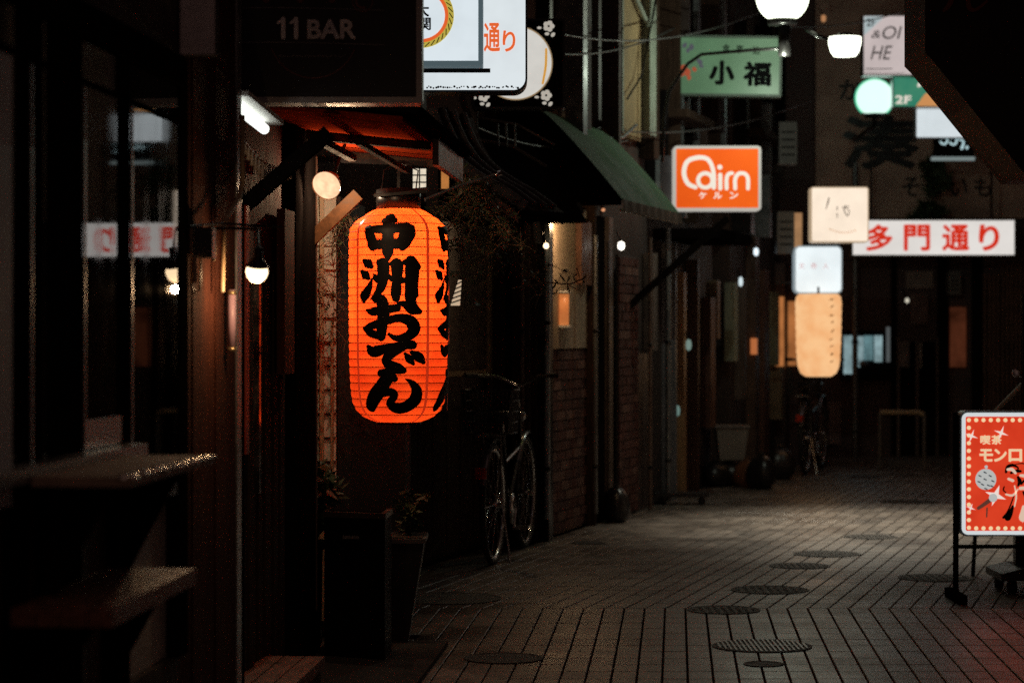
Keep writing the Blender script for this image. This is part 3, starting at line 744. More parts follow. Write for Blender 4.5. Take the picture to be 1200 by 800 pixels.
b = MB(); b.box(xs - .004, at(498, 0, 10).x + .003, 9.99, 10.33, .431, .45); b.build('rim', mat('rim_plastic', (0.10, 0.09, 0.09), .4), e)
b = MB(); b.box(xs + .012, at(495, 0, 10).x, 10.01, 10.31, .4505, .455); b.build('soil', mat('soil', (.03, .02, .015), .95, bump=1), e)
bush('planter_shrub', (at(480, 0, 10.15).x, 10.15, .455), .06, .17, 4, 'dim leafy shrub growing in the tall tapered planter', 'plant', leaf=.05, nl=4)
e = empty('lantern_pole', P3(478, 10.35, 0), 'slim dark steel pole standing behind the lantern and planter', 'pole')
b = MB(); b.tube([P3(478.5, 10.35, 0), P3(478.5, 10.35, 1.9)], .008, 8); b.build('shaft', mat('dull_steel', (.1, .1, .11), .35, .7), e)
b = MB(); b.lathe([(0, 0), (.05, 0), (.05, .012), (0, .012)], P3(478.5, 10.35, 0), n=16); b.build('foot', iron, e)
# dark screen behind the lantern
o = MB().box(at(396, 0, 10.62).x, at(476, 0, 10.62).x, 10.6, 10.64, 0, 1.45).build('screen_panel', mat('screen_black', (.012, .011, .011), .5), loc=P3(430, 10.62, 0)); tag(o, 'tall black screen panel standing behind the cabinet and lantern', 'screen')
bush('potted_bamboo', P3(374, 9.9, 0.5), .12, .30, 6, 'thin spiky leaves poking up left of the black cabinet', 'plant', leaf=.09, nl=4, thick=.003)
e = empty('black_pot', P3(350, 9.75, 0), 'large black pot standing against the bar front left of the cabinet', 'pot')
b = MB(); pc = P3(345, 9.8, 0)
b.lathe([(0, 0), (.10, 0), (.11, .05), (.115, .42), (.125, .43), (.125, .46), (.105, .46), (.10, .42), (0, .42)], pc, n=24); b.build('body', plas, e)

# dry climbing twigs round the lantern, the vines of the bar front
bush('dry_vine', at(405, 245, 10.45), .10, -.35, 8, 'bare dry twigs hanging left of the lantern top', 'vine', leaf=.03, nl=2, bare=.7, sub=4, thick=.0035, group='dry climbers on the bar front')
bush('dry_vine', at(560, 205, 10.9), .28, -.5, 16, 'tangle of dry twigs and small leaves hanging right of the lantern top', 'vine', leaf=.035, nl=4, bare=.4, sub=5, thick=.003, group='dry climbers on the bar front')
bush('dry_vine', at(592, 275, 11.6), .16, -.42, 9, 'thin drooping vine in the dark gap between lantern and cream wall', 'vine', leaf=.035, nl=3, bare=.5, sub=4, thick=.003, group='dry climbers on the bar front')
bush('dry_vine', at(368, 300, 10.3), .03, -.55, 5, 'loose twigs hanging over the pale siding', 'vine', leaf=.03, nl=2, bare=.6, sub=3, thick=.003, group='dry climbers on the bar front')
# sprig silhouetted against the cream wall
e = empty('leaf_sprig', at(640, 331, 11.9), 'small leafy sprig silhouetted against the warm lit cream wall', 'plant')
b = MB(); b.tube([at(600, 338, 11.9), at(640, 331, 11.9), at(668, 333, 11.9), at(684, 326, 11.9)], .0035, 5); b.tube([at(664, 333, 11.9), at(681, 341, 11.9)], .002, 4); b.build('stem', twigm, e)
for (x, y, x2, y2) in [(664, 332, 655, 320), (664, 332, 669, 321), (664, 332, 668, 345), (676, 330, 672, 325), (682, 328, 688, 322), (682, 328, 686, 332), (640, 331, 633, 322), (652, 332, 646, 340)]:
    p = at(x, y, 11.9); q = at(x2, y2, 11.9); m_ = (p + q) / 2; s = (q - p).cross(Vector((0, 1, 0))).normalized() * .006
    b = MB(); b.add([p, m_ + s, q, m_ - s], [(0, 1, 2, 3)]); b.build('leaf', leafm, e)

# metal rod with a bright tip
e = empty('metal_rod', at(540, 217, 10.6), 'slanting metal rod with a bright end sticking out above the lantern', 'rod')
b = MB(); b.tube([at(498, 234, 10.5), at(535, 219, 10.6), at(580, 205, 10.7)], .007, 8); b.build('rod', galv, e)
b = MB(); b.lathe([(0, 0), (.012, 0), (.012, .03), (0, .03)], at(580, 205, 10.7), (at(580, 205, 10.7) - at(535, 219, 10.6)), n=12); b.build('cap', chrome, e)

# ------------------------------------------------------------------ signs
def sign(name, label, cat, px0, py0, px1, py1, Y, depth, rad, fm, face, border=0.006, group=None, inset=0.004, cname='case'):
    a, c = at(px0, py1, Y), at(px1, py0, Y)
    e = empty(name, ((a.x + c.x) / 2, Y + depth / 2, a.z), label, cat, group)
    w2, h = (c.x - a.x) / 2, c.z - a.z
    b = MB(); b.prism(rrect(-w2, w2, 0, h, rad), -depth / 2 + inset, depth / 2); b.build(cname, fm, e, world=False)
    # raised rim round the face
    b = MB(); o_ = rrect(-w2, w2, 0, h, rad); i_ = rrect(-w2 + border, w2 - border, border, h - border, max(rad - border, .002)); n = len(o_)
    y0, y1 = -depth / 2 - .002, -depth / 2 + inset
    vs = [(x, y0, z) for x, z in o_] + [(x, y0, z) for x, z in i_] + [(x, y1, z) for x, z in o_] + [(x, y1, z) for x, z in i_]
    fs = []
    for i in range(n):
        j = (i + 1) % n
        fs += [(i, j, n + j, n + i), (i, 2 * n + i, 2 * n + j, j), (n + i, n + j, 3 * n + j, 3 * n + i)]
    b.add(vs, fs); b.build('frame', fm, e, world=False)
    b = MB(); b.prism(rrect(-w2 + border, w2 - border, border, h - border, max(rad - border, .002)), -depth / 2 + .001, -depth / 2 + .0035)
    f = b.build('face', face, e, world=False)
    e['_h'] = h
    def L(px, py): # photo pixel -> local x,z on the face
        p = at(px, py, Y); return p.x - (a.x + c.x) / 2, p.z - a.z
    return e, f, L, -depth / 2 + .001, Y / FP
def put(e, L, yf, s, txt, x0, y0, x1, y1, m, bold=0.0, mirror=False, shear=0.0, lift=.0018, name='lettering', parent=None):
    x, z = L((x0 + x1) / 2, (y0 + y1) / 2)
    b = text_mb(txt, (x1 - x0) * s, (y1 - y0) * s, x, z, yf, bold, shear, mirror, lift)
    fc = [c_ for c_ in e.children if c_.name.startswith('face')]
    return b.build(name, m, parent or (fc[0] if fc else e), world=False)
def ring(b, L, cx, cy, r0, r1, s, y, a0=0, a1=360, n=40):
    vs = []
    for i in range(n + 1):
        a = R(a0 + (a1 - a0) * i / n); x, z = L(cx, cy)
        for r in (r0, r1): vs.append((x + math.cos(a) * r * s, y, z + math.sin(a) * r * s))
    b.add(vs, [(2 * i, 2 * i + 1, 2 * i + 3, 2 * i + 2) for i in range(n)]); return b
def disc(b, L, cx, cy, r, s, y, ry=None, rot=0, n=20):
    x, z = L(cx, cy); ry = ry or r; c_, s_ = math.cos(R(rot)), math.sin(R(rot))
    b.add([(x + (r * math.cos(6.2832 * i / n) * c_ - ry * math.sin(6.2832 * i / n) * s_) * s, y, z + (r * math.cos(6.2832 * i / n) * s_ + ry * math.sin(6.2832 * i / n) * c_) * s) for i in range(n)], [tuple(range(n))]); return b
def stroke2(b, L, P, s, y):      # flat ribbon stroke through photo pixels (x,y,w)
    Q = catmull(P, 5); vs = []
    for i, q in enumerate(Q):
        a = Q[max(i - 1, 0)]; c = Q[min(i + 1, len(Q) - 1)]; dx, dy = c[0] - a[0], c[1] - a[1]; l = math.hypot(dx, dy) or 1
        for u in (-.5, .5):
            x, z = L(q[0] - dy / l * q[2] * u, q[1] + dx / l * q[2] * u); vs.append((x, y, z))
    b.add(vs, [(2 * i, 2 * i + 1, 2 * i + 3, 2 * i + 2) for i in range(len(Q) - 1)])
    disc(b, L, P[0][0], P[0][1], P[0][2] / 2, s, y - .00005, n=12); disc(b, L, P[-1][0], P[-1][1], P[-1][2] / 2, s, y - .00005, n=12)
    return b
white_s = emi('white_sign_face', (0.80, 0.88, 0.92), 0.80, mottle=.06, scale=9)
white_b = emi('bluish_sign_face', (0.80, 0.90, 0.94), 1.0, mottle=.12, scale=5)
inks = mat('sign_ink', (0.006, 0.006, 0.007), 0.8, var=.1, spec=0.05)
orange_l = emi('orange_letter', (0.92, 0.15, 0.03), 0.80)
red_l = emi('red_letter', (0.80, 0.035, 0.012), 0.75)

# 1 unlit black bar sign
e, f, L, yf, s = sign('hanging_sign', 'unlit black hanging bar sign with faint grey writing, nearest at the top left', 'sign', 248, -120, 495, 121, 7.9, .12, .012, mat('brushed_frame', (0.34, 0.32, 0.32), .45, .5), mat('black_sign_face', (0.012, 0.011, 0.013), 0.5), border=.020)
gl = mat('faded_letter', (0.80, 0.74, 0.76), 0.8); gl2 = mat('faint_letter', (0.22, 0.19, 0.20), 0.8)
for x_ in (332, 347):
    b = MB(); stroke2(b, L, [(x_, 22.5, 5), (x_, 33, 5), (x_, 44, 5)], s, yf - .0016); stroke2(b, L, [(x_ - 6, 27, 3.2), (x_ - 3, 25, 3.6), (x_, 22.5, 4)], s, yf - .0018); b.build('lettering', gl, f, world=False)
put(e, L, yf, s, 'BAR', 360, 23, 417, 46, gl, .05)
b = MB()
for py in (9.5, 50): stroke2(b, L, [(283, py, .8), (350, py, .8), (450, py + 3, .8)], s, yf - .0015)
b.build('rule_line', gl2, e, world=False)
fr_ = mat('faint_red', (0.16, 0.05, 0.045), 0.7)
for P in ((425, 2, 11, 12.5, 0, 360), (425, 2, 6, 9, 20, 300), (367, 40, 51, 52.2, 200, 340)):
    b = MB(); ring(b, L, *P[:4], s, yf - .0016, *P[4:]); b.build('emblem', fr_, f, world=False)
for x, y in ((312, 0), (352, 0), (389, 0)):
    b = MB(); disc(b, L, x, y, 4, s, yf - .0016); b.build('emblem', fr_, f, world=False)
put(e, L, yf, s, 'since 2011', 330, 64, 400, 70, gl2, .0, name='small_lettering') if False else None
b = MB()
for i in range(16): stroke2(b, L, [(327 + i * 5, 66, 1), (329.5 + i * 5, 66 + (i % 3) - 1, 1)], s, yf - .0015)
b.build('small_writing', gl2, e, world=False)
b = MB(); b.bar((-.2, 0.0, e['_h'] + .0), (-.2, 0.0, e['_h'] + .3), .02); b.build('hanger', blackm, e, world=False); b = MB(); b.bar((.2, 0, e['_h']), (.2, 0, e['_h'] + .3), .02); b.build('hanger', blackm, e, world=False)
if '_h' in e: pass

# 2 white sign with rope emblem
e, f, L, yf, s = sign('hanging_sign', 'white lit sign in a grey blue frame with an orange and gold rope emblem', 'sign', 400, -75, 566, 77, 9.3, .14, .008, emi('blue_grey_frame_glow', (0.11, 0.16, 0.18), .6), emi('milk_face', (0.78, 0.87, 0.92), .90, mottle=.08, scale=8), border=.018)  # frame given a faint glow of its own in place of falling light
b = MB(); ring(b, L, 494, 18.5, 27.5, 31.5, s, yf - .0016); b.build('emblem_ring', orange_l, e, world=False)
b = MB(); ring(b, L, 494, 18.5, 31.2, 38, s, yf - .0014); b.build('rope_ring', emi('rope_gold', (0.62, 0.50, 0.08), .75), e, world=False)
b = MB()
for i in range(32):
    a = R(i * 11.25); c_ = 494 + 34.6 * math.cos(a); d_ = 18.5 + 34.6 * math.sin(a)
    stroke2(b, L, [(c_ + 3.4 * math.cos(a + 1.0), d_ + 3.4 * math.sin(a + 1.0), 1.1), (c_ - 3.4 * math.cos(a + 1.0), d_ - 3.4 * math.sin(a + 1.0), 1.1)], s, yf - .002)
b.build('rope_twist', inks, e, world=False)
put(e, L, yf, s, '大', 486, 4, 503, 20, inks, .05)
put(e, L, yf, s, '関', 491, 21, 505, 36, inks, .045)
b = MB(); b.bar((.0, .0, -.012), (.3, 0, -.012), .015); b.build('lower_clip', blackm, e, world=False)
# 3 rounded white sign with orange characters
e, f, L, yf, s = sign('hanging_sign', 'big round cornered white lit sign with orange street name characters', 'sign', 478, -80, 618, 108, 9.9, .16, .055, mat('thin_black_frame', (0.05, 0.055, 0.06), .35, .5), emi('milk_face_two', (0.80, 0.87, 0.90), .88, mottle=.08, scale=7), border=.008)
put(e, L, yf, s, '通', 567, 27, 586, 61, orange_l, .035)
put(e, L, yf, s, 'り', 589, 36, 604, 61, orange_l, .035)
b = MB()
for i in range(40): disc(b, L, 500 + i * 2.75 + rnd.uniform(-1, 1), 102.5 + rnd.uniform(-1.2, 1), rnd.uniform(.5, 1.6), s, yf - .0015, n=6)
b.build('grime', inks, e, world=False)
# 4 black square sign with white disc and blossoms
e, f, L, yf, s = sign('hanging_sign', 'square black sign with a white glowing disc and pale blossoms in its corners', 'sign', 553, 22, 662, 128, 12.6, .14, .02, mat('sq_frame', (0.01, 0.01, 0.01), .4), black, border=.012)
wd = emi('disc_white', (0.88, 0.86, 0.80), .72, mottle=.1, scale=9)
b = MB(); disc(b, L, 604, 74, 43, s, yf - .003, n=56); b.build('white_disc', wd, e, world=False)
b = MB(); ring(b, L, 604, 74, 42.3, 43.8, s, yf - .0035, n=56); b.build('disc_rim', emi('tan_rim', (0.55, .38, .2), .5), e, world=False)
b = MB(); stroke2(b, L, [(640, 58, 2.5), (639.5, 78, 2.8), (636, 98, 2.5)], s, yf - .0038); b.build('orange_stripe', emi('amber_line', (0.85, .42, .06), .7), e, world=False)
fl = emi('blossom', (0.78, 0.72, 0.62), .55)
for (cx, cy) in ((643, 31), (640, 112), (567, 113), (567, 31)):
    b = MB()
    for a in range(0, 360, 72): disc(b, L, cx + 3.8 * math.cos(R(a)), cy + 3.8 * math.sin(R(a)), 3.1, s, yf - .0016 - a * 1e-6, n=10)
    disc(b, L, cx - 11, cy + 2, 2.8, s, yf - .0016, 1.7, n=8); disc(b, L, cx + 5, cy + 10, 3.2, s, yf - .0016, 2.2, 50, n=8); disc(b, L, cx - 2, cy + 9, 2.8, s, yf - .0016, 2, n=8)
    b.build('blossom', fl, e, world=False)
    b = MB(); disc(b, L, cx, cy, 1.4, s, yf - .003, n=8); b.build('blossom_heart', inks, e, world=False)
# 5 green lit sign
e, f, L, yf, s = sign('wall_sign', 'pale green sign with two bold black characters behind a curved lamp arm', 'sign', 791, 42, 916, 113, 18.8, .15, .01, mat('dull_green_frame', (0.10, .15, .12), .5), emi('green_face', (0.15, 0.30, 0.17), .42, mottle=.45, scale=2.5), border=.02)
e.rotation_euler.z = R(-4); e.rotation_euler.y = R(1.2)
put(e, L, yf, s, '小', 831, 71, 861, 100, inks, .09)
put(e, L, yf, s, '福', 871, 72, 904, 101, inks, .075)
put(e, L, yf, s, '食', 846, 52, 855, 62, inks, .02); put(e, L, yf, s, '事', 862, 53, 871, 63, inks, .02); put(e, L, yf, s, '処', 881, 54, 890, 64, inks, .02)
b = MB()
for (x, y, r) in ((801, 80, 4), (806, 86, 4.5), (799, 88, 3.5), (808, 92, 3), (814, 82, 3), (804, 83, 3)): disc(b, L, x, y, r, s, yf - .0016 - x * 1e-6, r * .8, x * 7, n=9)
b.build('red_petals', emi('dull_red', (0.5, .09, .04), .5), e, world=False)
b = MB()
for (x, y, r) in ((802, 54, 3.5), (810, 56, 4), (806, 60, 3), (820, 73, 4), (822, 78, 3)): disc(b, L, x, y, r, s, yf - .0017 - x * 1e-6, r * .7, x * 5, n=9)
b.build('dark_petals', emi('violet_grey', (0.12, .12, .16), .4), e, world=False)
# street lamps: globe with arm in front of it
def globe(label, px, py, r, Y, col, st, flat=None, rimcol=None):
    c = at(px, py, Y); e = empty('street_lamp', c, label, 'street lamp'); rr = r * Y / FP
    b = MB(); pr = []
    for i in range(25):
        a = -math.pi / 2 + math.pi * i / 24
        h = math.sin(a)
        if h < -.86: continue
        pr.append((rr * math.cos(a), rr * h))
    pr = [(0, rr * -.86)] + pr
    b.lathe(pr, n=40); b.build('globe', emi('globe_' + str(px), col, st), e, world=False)
    b = MB(); b.lathe([(0, -rr * 1.08), (rr * .55, -rr * 1.08), (rr * .58, -rr * .87), (0, -rr * .87)], n=24); b.build('collar', blackm, e, world=False)
    return e, c, rr
e, c, rr = globe('bright round globe street lamp on a curved black arm, top right of centre', 917, -4, 31, 17.6, (0.93, 1.0, 0.76), 3.5)
lamp_light(e, c + Vector((0, -.05, -rr - .32)), 20, (.88, 1.0, .80))
b = MB(); b.lathe([(0, 0), (.045, 0), (.045, .22), (0, .22)], at(919, 66, 17.6) - c, n=16); b.build('stem', blackm, e, world=False)
b = MB(); b.tube([at(*p, 17.6) - c for p in ((915, 57), (880, 59), (845, 62), (822, 64), (806, 75), (794, 92), (784, 108), (778, 140), (776, 190))], .012, 8); b.build('arm', blackm, e, world=False)
e, c, rr = globe('round green tinted globe lamp beside the green 2F sign', 1025, 115, 21.5, 23.0, (0.70, 1.0, 0.86), 1.15)
b = MB(); q = rr * 1.03; b.tube([(q * math.cos(R(a)), 0.02, q * math.sin(R(a))) for a in range(-50, 231, 10)], .012, 6); b.build('rim', emi('green_rim', (0.10, 0.62, 0.36), .8), e, world=False)
b = MB(); b.tube([(0, .0, -rr * 1.05), (0, 0, -rr * 1.5), (0, 1.4, -rr * 1.6)], .02, 8); b.build('arm', blackm, e, world=False)
c = at(990, 55, 17.3); e = empty('bowl_lamp', c, 'small white bowl shaped lamp left of the pink sign', 'street lamp'); q = 17.3 / FP
b = MB(); b.lathe([(0, -11 * q), (13 * q, -11 * q), (16.5 * q, -6 * q), (19 * q, 4 * q), (19 * q, 11 * q), (0, 11 * q)], n=32); b.build('bowl', emi('bowl_glow', (0.97, 1.0, 0.82), 3.0), e, world=False)
li = bpy.data.lights.new('bowl_light', 'SPOT'); li.energy = 580; li.color = (1.0, .93, .75); li.spot_size = R(80); li.spot_blend = 1.0; li.shadow_soft_size = 0.0015
lo = bpy.data.objects.new('bowl_light', li); C.objects.link(lo); lo.parent = e; lo.location = (0, 0, -12 * q - .02); lo.rotation_euler = Vector((.16, -.32, -1)).to_track_quat('-Z', 'Y').to_euler()
b = MB(); b.tube([(-19 * q, 0, 9 * q), (-30 * q, 0, 12 * q), (-34 * q, .5, 30 * q)], .015, 8); b.lathe([(0, 11.1 * q), (12 * q, 11.2 * q), (8 * q, 16 * q), (0, 17 * q)], n=20); b.build('arm', blackm, e, world=False)

# 6 orange sign
e, f, L, yf, s = sign('box_sign', 'bright orange lit sign with white rounded lettering on a white frame', 'sign', 789, 171, 892, 247, 18.2, .16, .03, emi('white_rim', (0.70, 0.66, 0.60), .55), emi('orange_face', (0.96, 0.14, 0.012), .80, mottle=.12, scale=2.5, col2=(0.80, 0.09, 0.008)), border=.022)
wl = emi('white_letter', (0.92, 0.84, 0.74), .80)
b = MB(); st = [[(815, 219.5, 5), (806, 215, 5.4), (801.5, 203, 5.4), (805, 190, 5.4), (816, 185, 5.4), (828, 186, 5.2), (834, 194, 5), (836.5, 206, 5), (836.5, 220, 5)]]
for P in st: stroke2(b, L, P, s, yf - .0018)
ring(b, L, 826.5, 211.5, 6.0, 10.8, s, yf - .00185)
stroke2(b, L, [(844, 205, 5), (844, 221, 5)], s, yf - .0019); disc(b, L, 843.5, 196, 3, s, yf - .0019)
stroke2(b, L, [(851.5, 221, 4.6), (851.5, 209, 4.6), (854, 204, 4.6), (858, 203, 4.2)], s, yf - .00192)
stroke2(b, L, [(861.5, 221, 4.6), (861.5, 210, 4.6), (864.5, 204.5, 4.6), (869, 203, 4.6), (874, 204.5, 4.6), (876.5, 210, 4.6), (876.5, 221, 4.6)], s, yf - .00195)
b.build('lettering', wl, e, world=False)
put(e, L, yf, s, 'ケ', 819, 225, 828, 233, wl, .06); put(e, L, yf, s, 'ル', 836, 225, 846, 233, wl, .06); put(e, L, yf, s, 'ン', 855, 225, 865, 233, wl, .06)
b = MB(); p = e.location; b.bar(Vector((-.62, .08, .06)), Vector((-.33, .08, .06)), .03); b.build('bracket', blackm, e, world=False); b = MB(); b.bar(Vector((-.62, .08, .40)), Vector((-.33, .08, .40)), .03); b.build('bracket', blackm, e, world=False)
b = MB(); b.box(-.46, -.335, 0.0, .12, .05, .42); b.build('side_box', mat('grey_glassy', (0.25, .27, .28), .25, .3), e, world=False)
b = MB(); b.box(-.78, -.465, -.05, .2, .02, .42); b.build('mount_box', black, e, world=False)

# 7 cream, white and lantern shaped signs down the lane
e, f, L, yf, s = sign('box_sign', 'square cream lit sign with thin faded brown handwriting', 'sign', 950, 219, 1018, 284, 20.5, .16, .025, emi('cream_edge', (0.75, .55, .35), .5), emi('cream_face', (0.98, 0.82, 0.66), 1.0, mottle=.1, scale=6), border=.010)
ib = mat('brown_ink', (0.12, .06, .02), .6)
b = MB(); stroke2(b, L, [(971.5, 232, 1.4), (970, 238, 1.6), (968, 245, .8)], s, yf - .0016); stroke2(b, L, [(991, 241, 1.2), (989, 246, 1.2), (993, 253, 1.1), (995, 247, 1), (990, 243, .8)], s, yf - .0017); stroke2(b, L, [(981, 242, 1), (981, 246, 1)], s, yf - .0016); stroke2(b, L, [(981, 250, 1), (981, 255, .8)], s, yf - .0016); stroke2(b, L, [(987, 243, .9), (995, 242, .9)], s, yf - .0019)
b.build('handwriting', ib, e, world=False)
b = MB()
for i in range(9): stroke2(b, L, [(972 + i * 3.6, 268 + 4 * math.sin(i * .35), 1.1), (974 + i * 3.6, 269.5 + 4 * math.sin(i * .35), 1.0)], s, yf - .0016)
b.build('small_writing', emi('peach', (0.85, .5, .3), .6), e, world=False)
e, f, L, yf, s = sign('box_sign', 'bluish white round cornered lit sign just below the cream square sign', 'sign', 931, 288, 987, 344, 21.3, .16, .05, emi('blue_edge', (0.45, .55, .6), .5), white_b, border=.012)
for x0 in (936, 950, 964): put(e, L, yf, s, {936: '文', 950: '寿', 964: '人'}[x0], x0, 308, x0 + 7, 315, emi('pinkish', (0.8, .45, .45), .6), .0)
b = MB(); b.bar((-.36, .08, .1), (-.2, .08, .1), .02); b.build('bracket', blackm, e, world=False)
# elongated lantern-like sign
q = 21.0 / FP; c = at(959, 441, 21.0)
e = empty('long_lantern', c, 'tall peach coloured paper lantern sign hanging under the white sign', 'paper lantern')
pr = [(0, 0), (15 * q, 0), (21 * q, 4 * q), (24.5 * q, 14 * q), (26 * q, 40 * q), (26.8 * q, 88 * q), (26 * q, 93 * q), (23 * q, 96.5 * q), (0, 97 * q)]
b = MB(); pr2 = []
for i in range(len(pr) - 1):
    n_ = max(1, int(abs(pr[i + 1][1] - pr[i][1]) / (2.2 * q)))
    for j in range(n_): pr2.append((pr[i][0] + (pr[i + 1][0] - pr[i][0]) * j / n_, pr[i][1] + (pr[i + 1][1] - pr[i][1]) * j / n_))
pr2.append(pr[-1]); pr2 = [(r + (.003 if 3 < i < len(pr2) - 3 and i % 4 < 2 else 0), h) for i, (r, h) in enumerate(pr2)]
b.lathe(pr2, n=40); b.build('paper_shade', emi('peach_paper', (0.96, 0.56, 0.27), .95, mottle=.14, scale=7, col2=(0.88, .42, .17)), e, world=False)
b = MB()
for i in range(9):
    py = 352 + i * 9.2 ; r = 26.4 * q + .006
    for w_ in range(2):
        a = R(28 + rnd.uniform(-4, 4)); z = (441 - py) * q + rnd.uniform(-.01, .01); b.add([(r * math.sin(a - .07), -r * math.cos(a - .07), z), (r * math.sin(a + .07), -r * math.cos(a + .07), z + .012), (r * math.sin(a + .07), -r * math.cos(a + .07), z + .022), (r * math.sin(a - .06), -r * math.cos(a - .06), z + .012)], [(0, 1, 2, 3)])
b.build('faded_writing', emi('dull_amber', (0.42, .2, .07), .5), e, world=False)
b = MB(); b.tube([(0, 0, 97 * q), (0, 0, 105 * q)], .01, 6); b.build('hook', blackm, e, world=False)

# 8 street-name sign across the lane
e, f, L, yf, s = sign('street_name_sign', 'long white lit street name sign with red characters hung across the lane end', 'sign', 998, 257, 1190, 300, 24.0, .22, .012, mat('pale_case', (0.35, .33, .30), .5), emi('street_sign_face', (0.88, 0.84, 0.80), .85, mottle=.1, scale=3), border=.012)
e.location.y += 0
for ch, x0, x1 in (('多', 1015, 1046), ('門', 1059, 1090), ('通', 1104, 1136), ('り', 1147, 1171)): put(e, L, yf, s, ch, x0, 263, x1, 294, red_l, .055)
b = MB()
for x in (-.6, .6): b = MB(); b.bar((x, 0.02, .36), (x, .02, 1.2), .02); b.build('hanger', blackm, e, world=False)

# 9 the cluster above the lane end
e, f, L, yf, s = sign('box_sign', 'pinkish white lit sign with slanting serif letters and a 2F corner', 'sign', 1011, 18, 1070, 89, 22.5, .15, .008, alu, emi('pink_face', (0.70, 0.60, 0.59), .78, mottle=.12, scale=4), border=.010)
x, z = L(1012.5, 19.5); x2, _ = L(1037, 19); _, z2 = L(1012, 42)
b = MB(); b.add([(x, yf - .0012, z), (x, yf - .0012, z2), (x2, yf - .0012, z)], [(0, 1, 2)]); b.build('blue_corner', emi('pale_blue', (0.50, .60, .62), .75), e, world=False)
gk = mat('olive_ink', (0.05, .055, .035), .6)
put(e, L, yf, s, '2F', 1015.5, 22, 1026, 31, gk, .02)
put(e, L, yf, s, '&', 1021, 36, 1032, 45, gk, .0, shear=.25); put(e, L, yf, s, 'OI', 1034, 31, 1057, 46, gk, -.008, shear=.25); put(e, L, yf, s, 'HE', 1020, 54, 1046, 70, gk, .0, shear=.3)
b = MB()
for i in range(12): stroke2(b, L, [(1015 + i * 2.6, 81, 1.1), (1016.8 + i * 2.6, 81, 1.1)], s, yf - .0016)
stroke2(b, L, [(1013, 86, .7), (1060, 86, .7)], s, yf - .0016); b.build('small_writing', gk, e, world=False)
e, f, L, yf, s = sign('box_sign', 'green lit sign with an orange corner and white 2F lettering', 'sign', 1046, 90, 1108, 126, 22.8, .15, .006, alu, emi('green_sign_face', (0.03, 0.26, 0.17), .70, mottle=.5, scale=3.5, col2=(0.09, .34, .2)), border=.010)
b = MB(); x, z = L(1073, 124.6); x2, z2 = L(1107, 124.6); x3, z3 = L(1084, 110); x4, z4 = L(1107, 101); b.add([(x, yf - .0012, z), (x2, yf - .0012, z2), (x4, yf - .0012, z4), (x3, yf - .0012, z3)], [(0, 1, 2, 3)]); b.build('orange_corner', emi('soft_orange', (0.75, .34, .12), .75), e, world=False)
put(e, L, yf, s, '2F', 1049, 112, 1068, 122, wl, .05)
b = MB(); disc(b, L, 1078, 99, 4, s, yf - .0016, 2.4, 50); b.build('leaf_mark', wl, e, world=False)
e, f, L, yf, s = sign('box_sign', 'plain bluish white lit sign half hidden behind the dark canopy', 'sign', 1073, 127, 1131, 162, 23.1, .15, .02, alu, white_s, border=.008)
e = empty('lit_letters', at(1118, 172, 23.3), 'small white glowing letters under the plain white sign', 'sign')
LL = lambda px, py: ((at(px, py, 23.3) - e.location).x, (at(px, py, 23.3) - e.location).z)
b = MB(); q = 23.3 / FP
for (x, y) in ((1106, 165), (1117, 165.5)): ring(b, LL, x, y, 3, 5, q, 0, 190, 400)
stroke2(b, LL, [(1122, 163, 2), (1129, 166, 2), (1127, 174, 3)], q, -.001); disc(b, LL, 1133, 173, 1.8, q, 0)
b.build('letters', emi('cyan_white', (0.6, .85, .9), .8), e, world=False)
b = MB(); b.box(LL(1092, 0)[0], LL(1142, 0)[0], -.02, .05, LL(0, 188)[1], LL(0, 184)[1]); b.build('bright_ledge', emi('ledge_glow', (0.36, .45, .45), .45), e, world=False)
b = MB(); b.box(LL(1095, 0)[0], LL(1142, 0)[0], .02, .08, LL(0, 184)[1], LL(0, 160)[1]); b.build('backboard', black, e, world=False)

# red glowing sign board on a stand, right foreground
SY = 11.75
e = empty('sign_stand', at(1184, 705, SY), 'red glowing cafe sign board on a black stand at the right edge', 'sign board'); e.location.z = 0
base = e.location.copy(); q = SY / FP
def LS(px, py): p = at(px, py, SY) - base; return p.x, p.z
x0, z0 = LS(1123, 627); x1, z1 = LS(1245, 481)
b = MB(); b.prism(rrect(x0, x1, z0, z1, .035), -.045, .075); b.build('case', mat('case_grey', (0.16, .18, .19), .4, .3), e, world=False)
i_ = .008
b = MB(); b.prism(rrect(x0 + i_, x1 - i_, z0 + i_, z1 - i_, .03), -.052, -.0455); b.build('white_border', emi('white_border', (0.78, 0.84, 0.86), .78), e, world=False)
x2, z2 = LS(1129.2, 620.5); x3, z3 = LS(1238.5, 487.5)
b = MB(); b.prism(rrect(x2, x3, z2, z3, .008), -.0545, -.0525); b.build('red_face', emi('red_face', (0.86, 0.065, 0.022), .80, mottle=.22, scale=5, col2=(0.68, .035, .012)), e, world=False)
dots = emi('bulb_dots', (0.95, 0.70, 0.40), .9); b = MB()
for i in range(15):
    for px in (1132.8, 1235): disc(b, LS, px, 491.5 + i * 8.95, 2.5, q, -.0560, n=10)
for i in range(1, 12):
    for py in (491.5, 617.5): disc(b, LS, 1132.8 + i * 8.52, py, 2.5, q, -.0560, n=10)
b.build('bulb_dots', dots, e, world=False)
cl_ = emi('cream_letter', (0.93, 0.66, 0.40), .85)
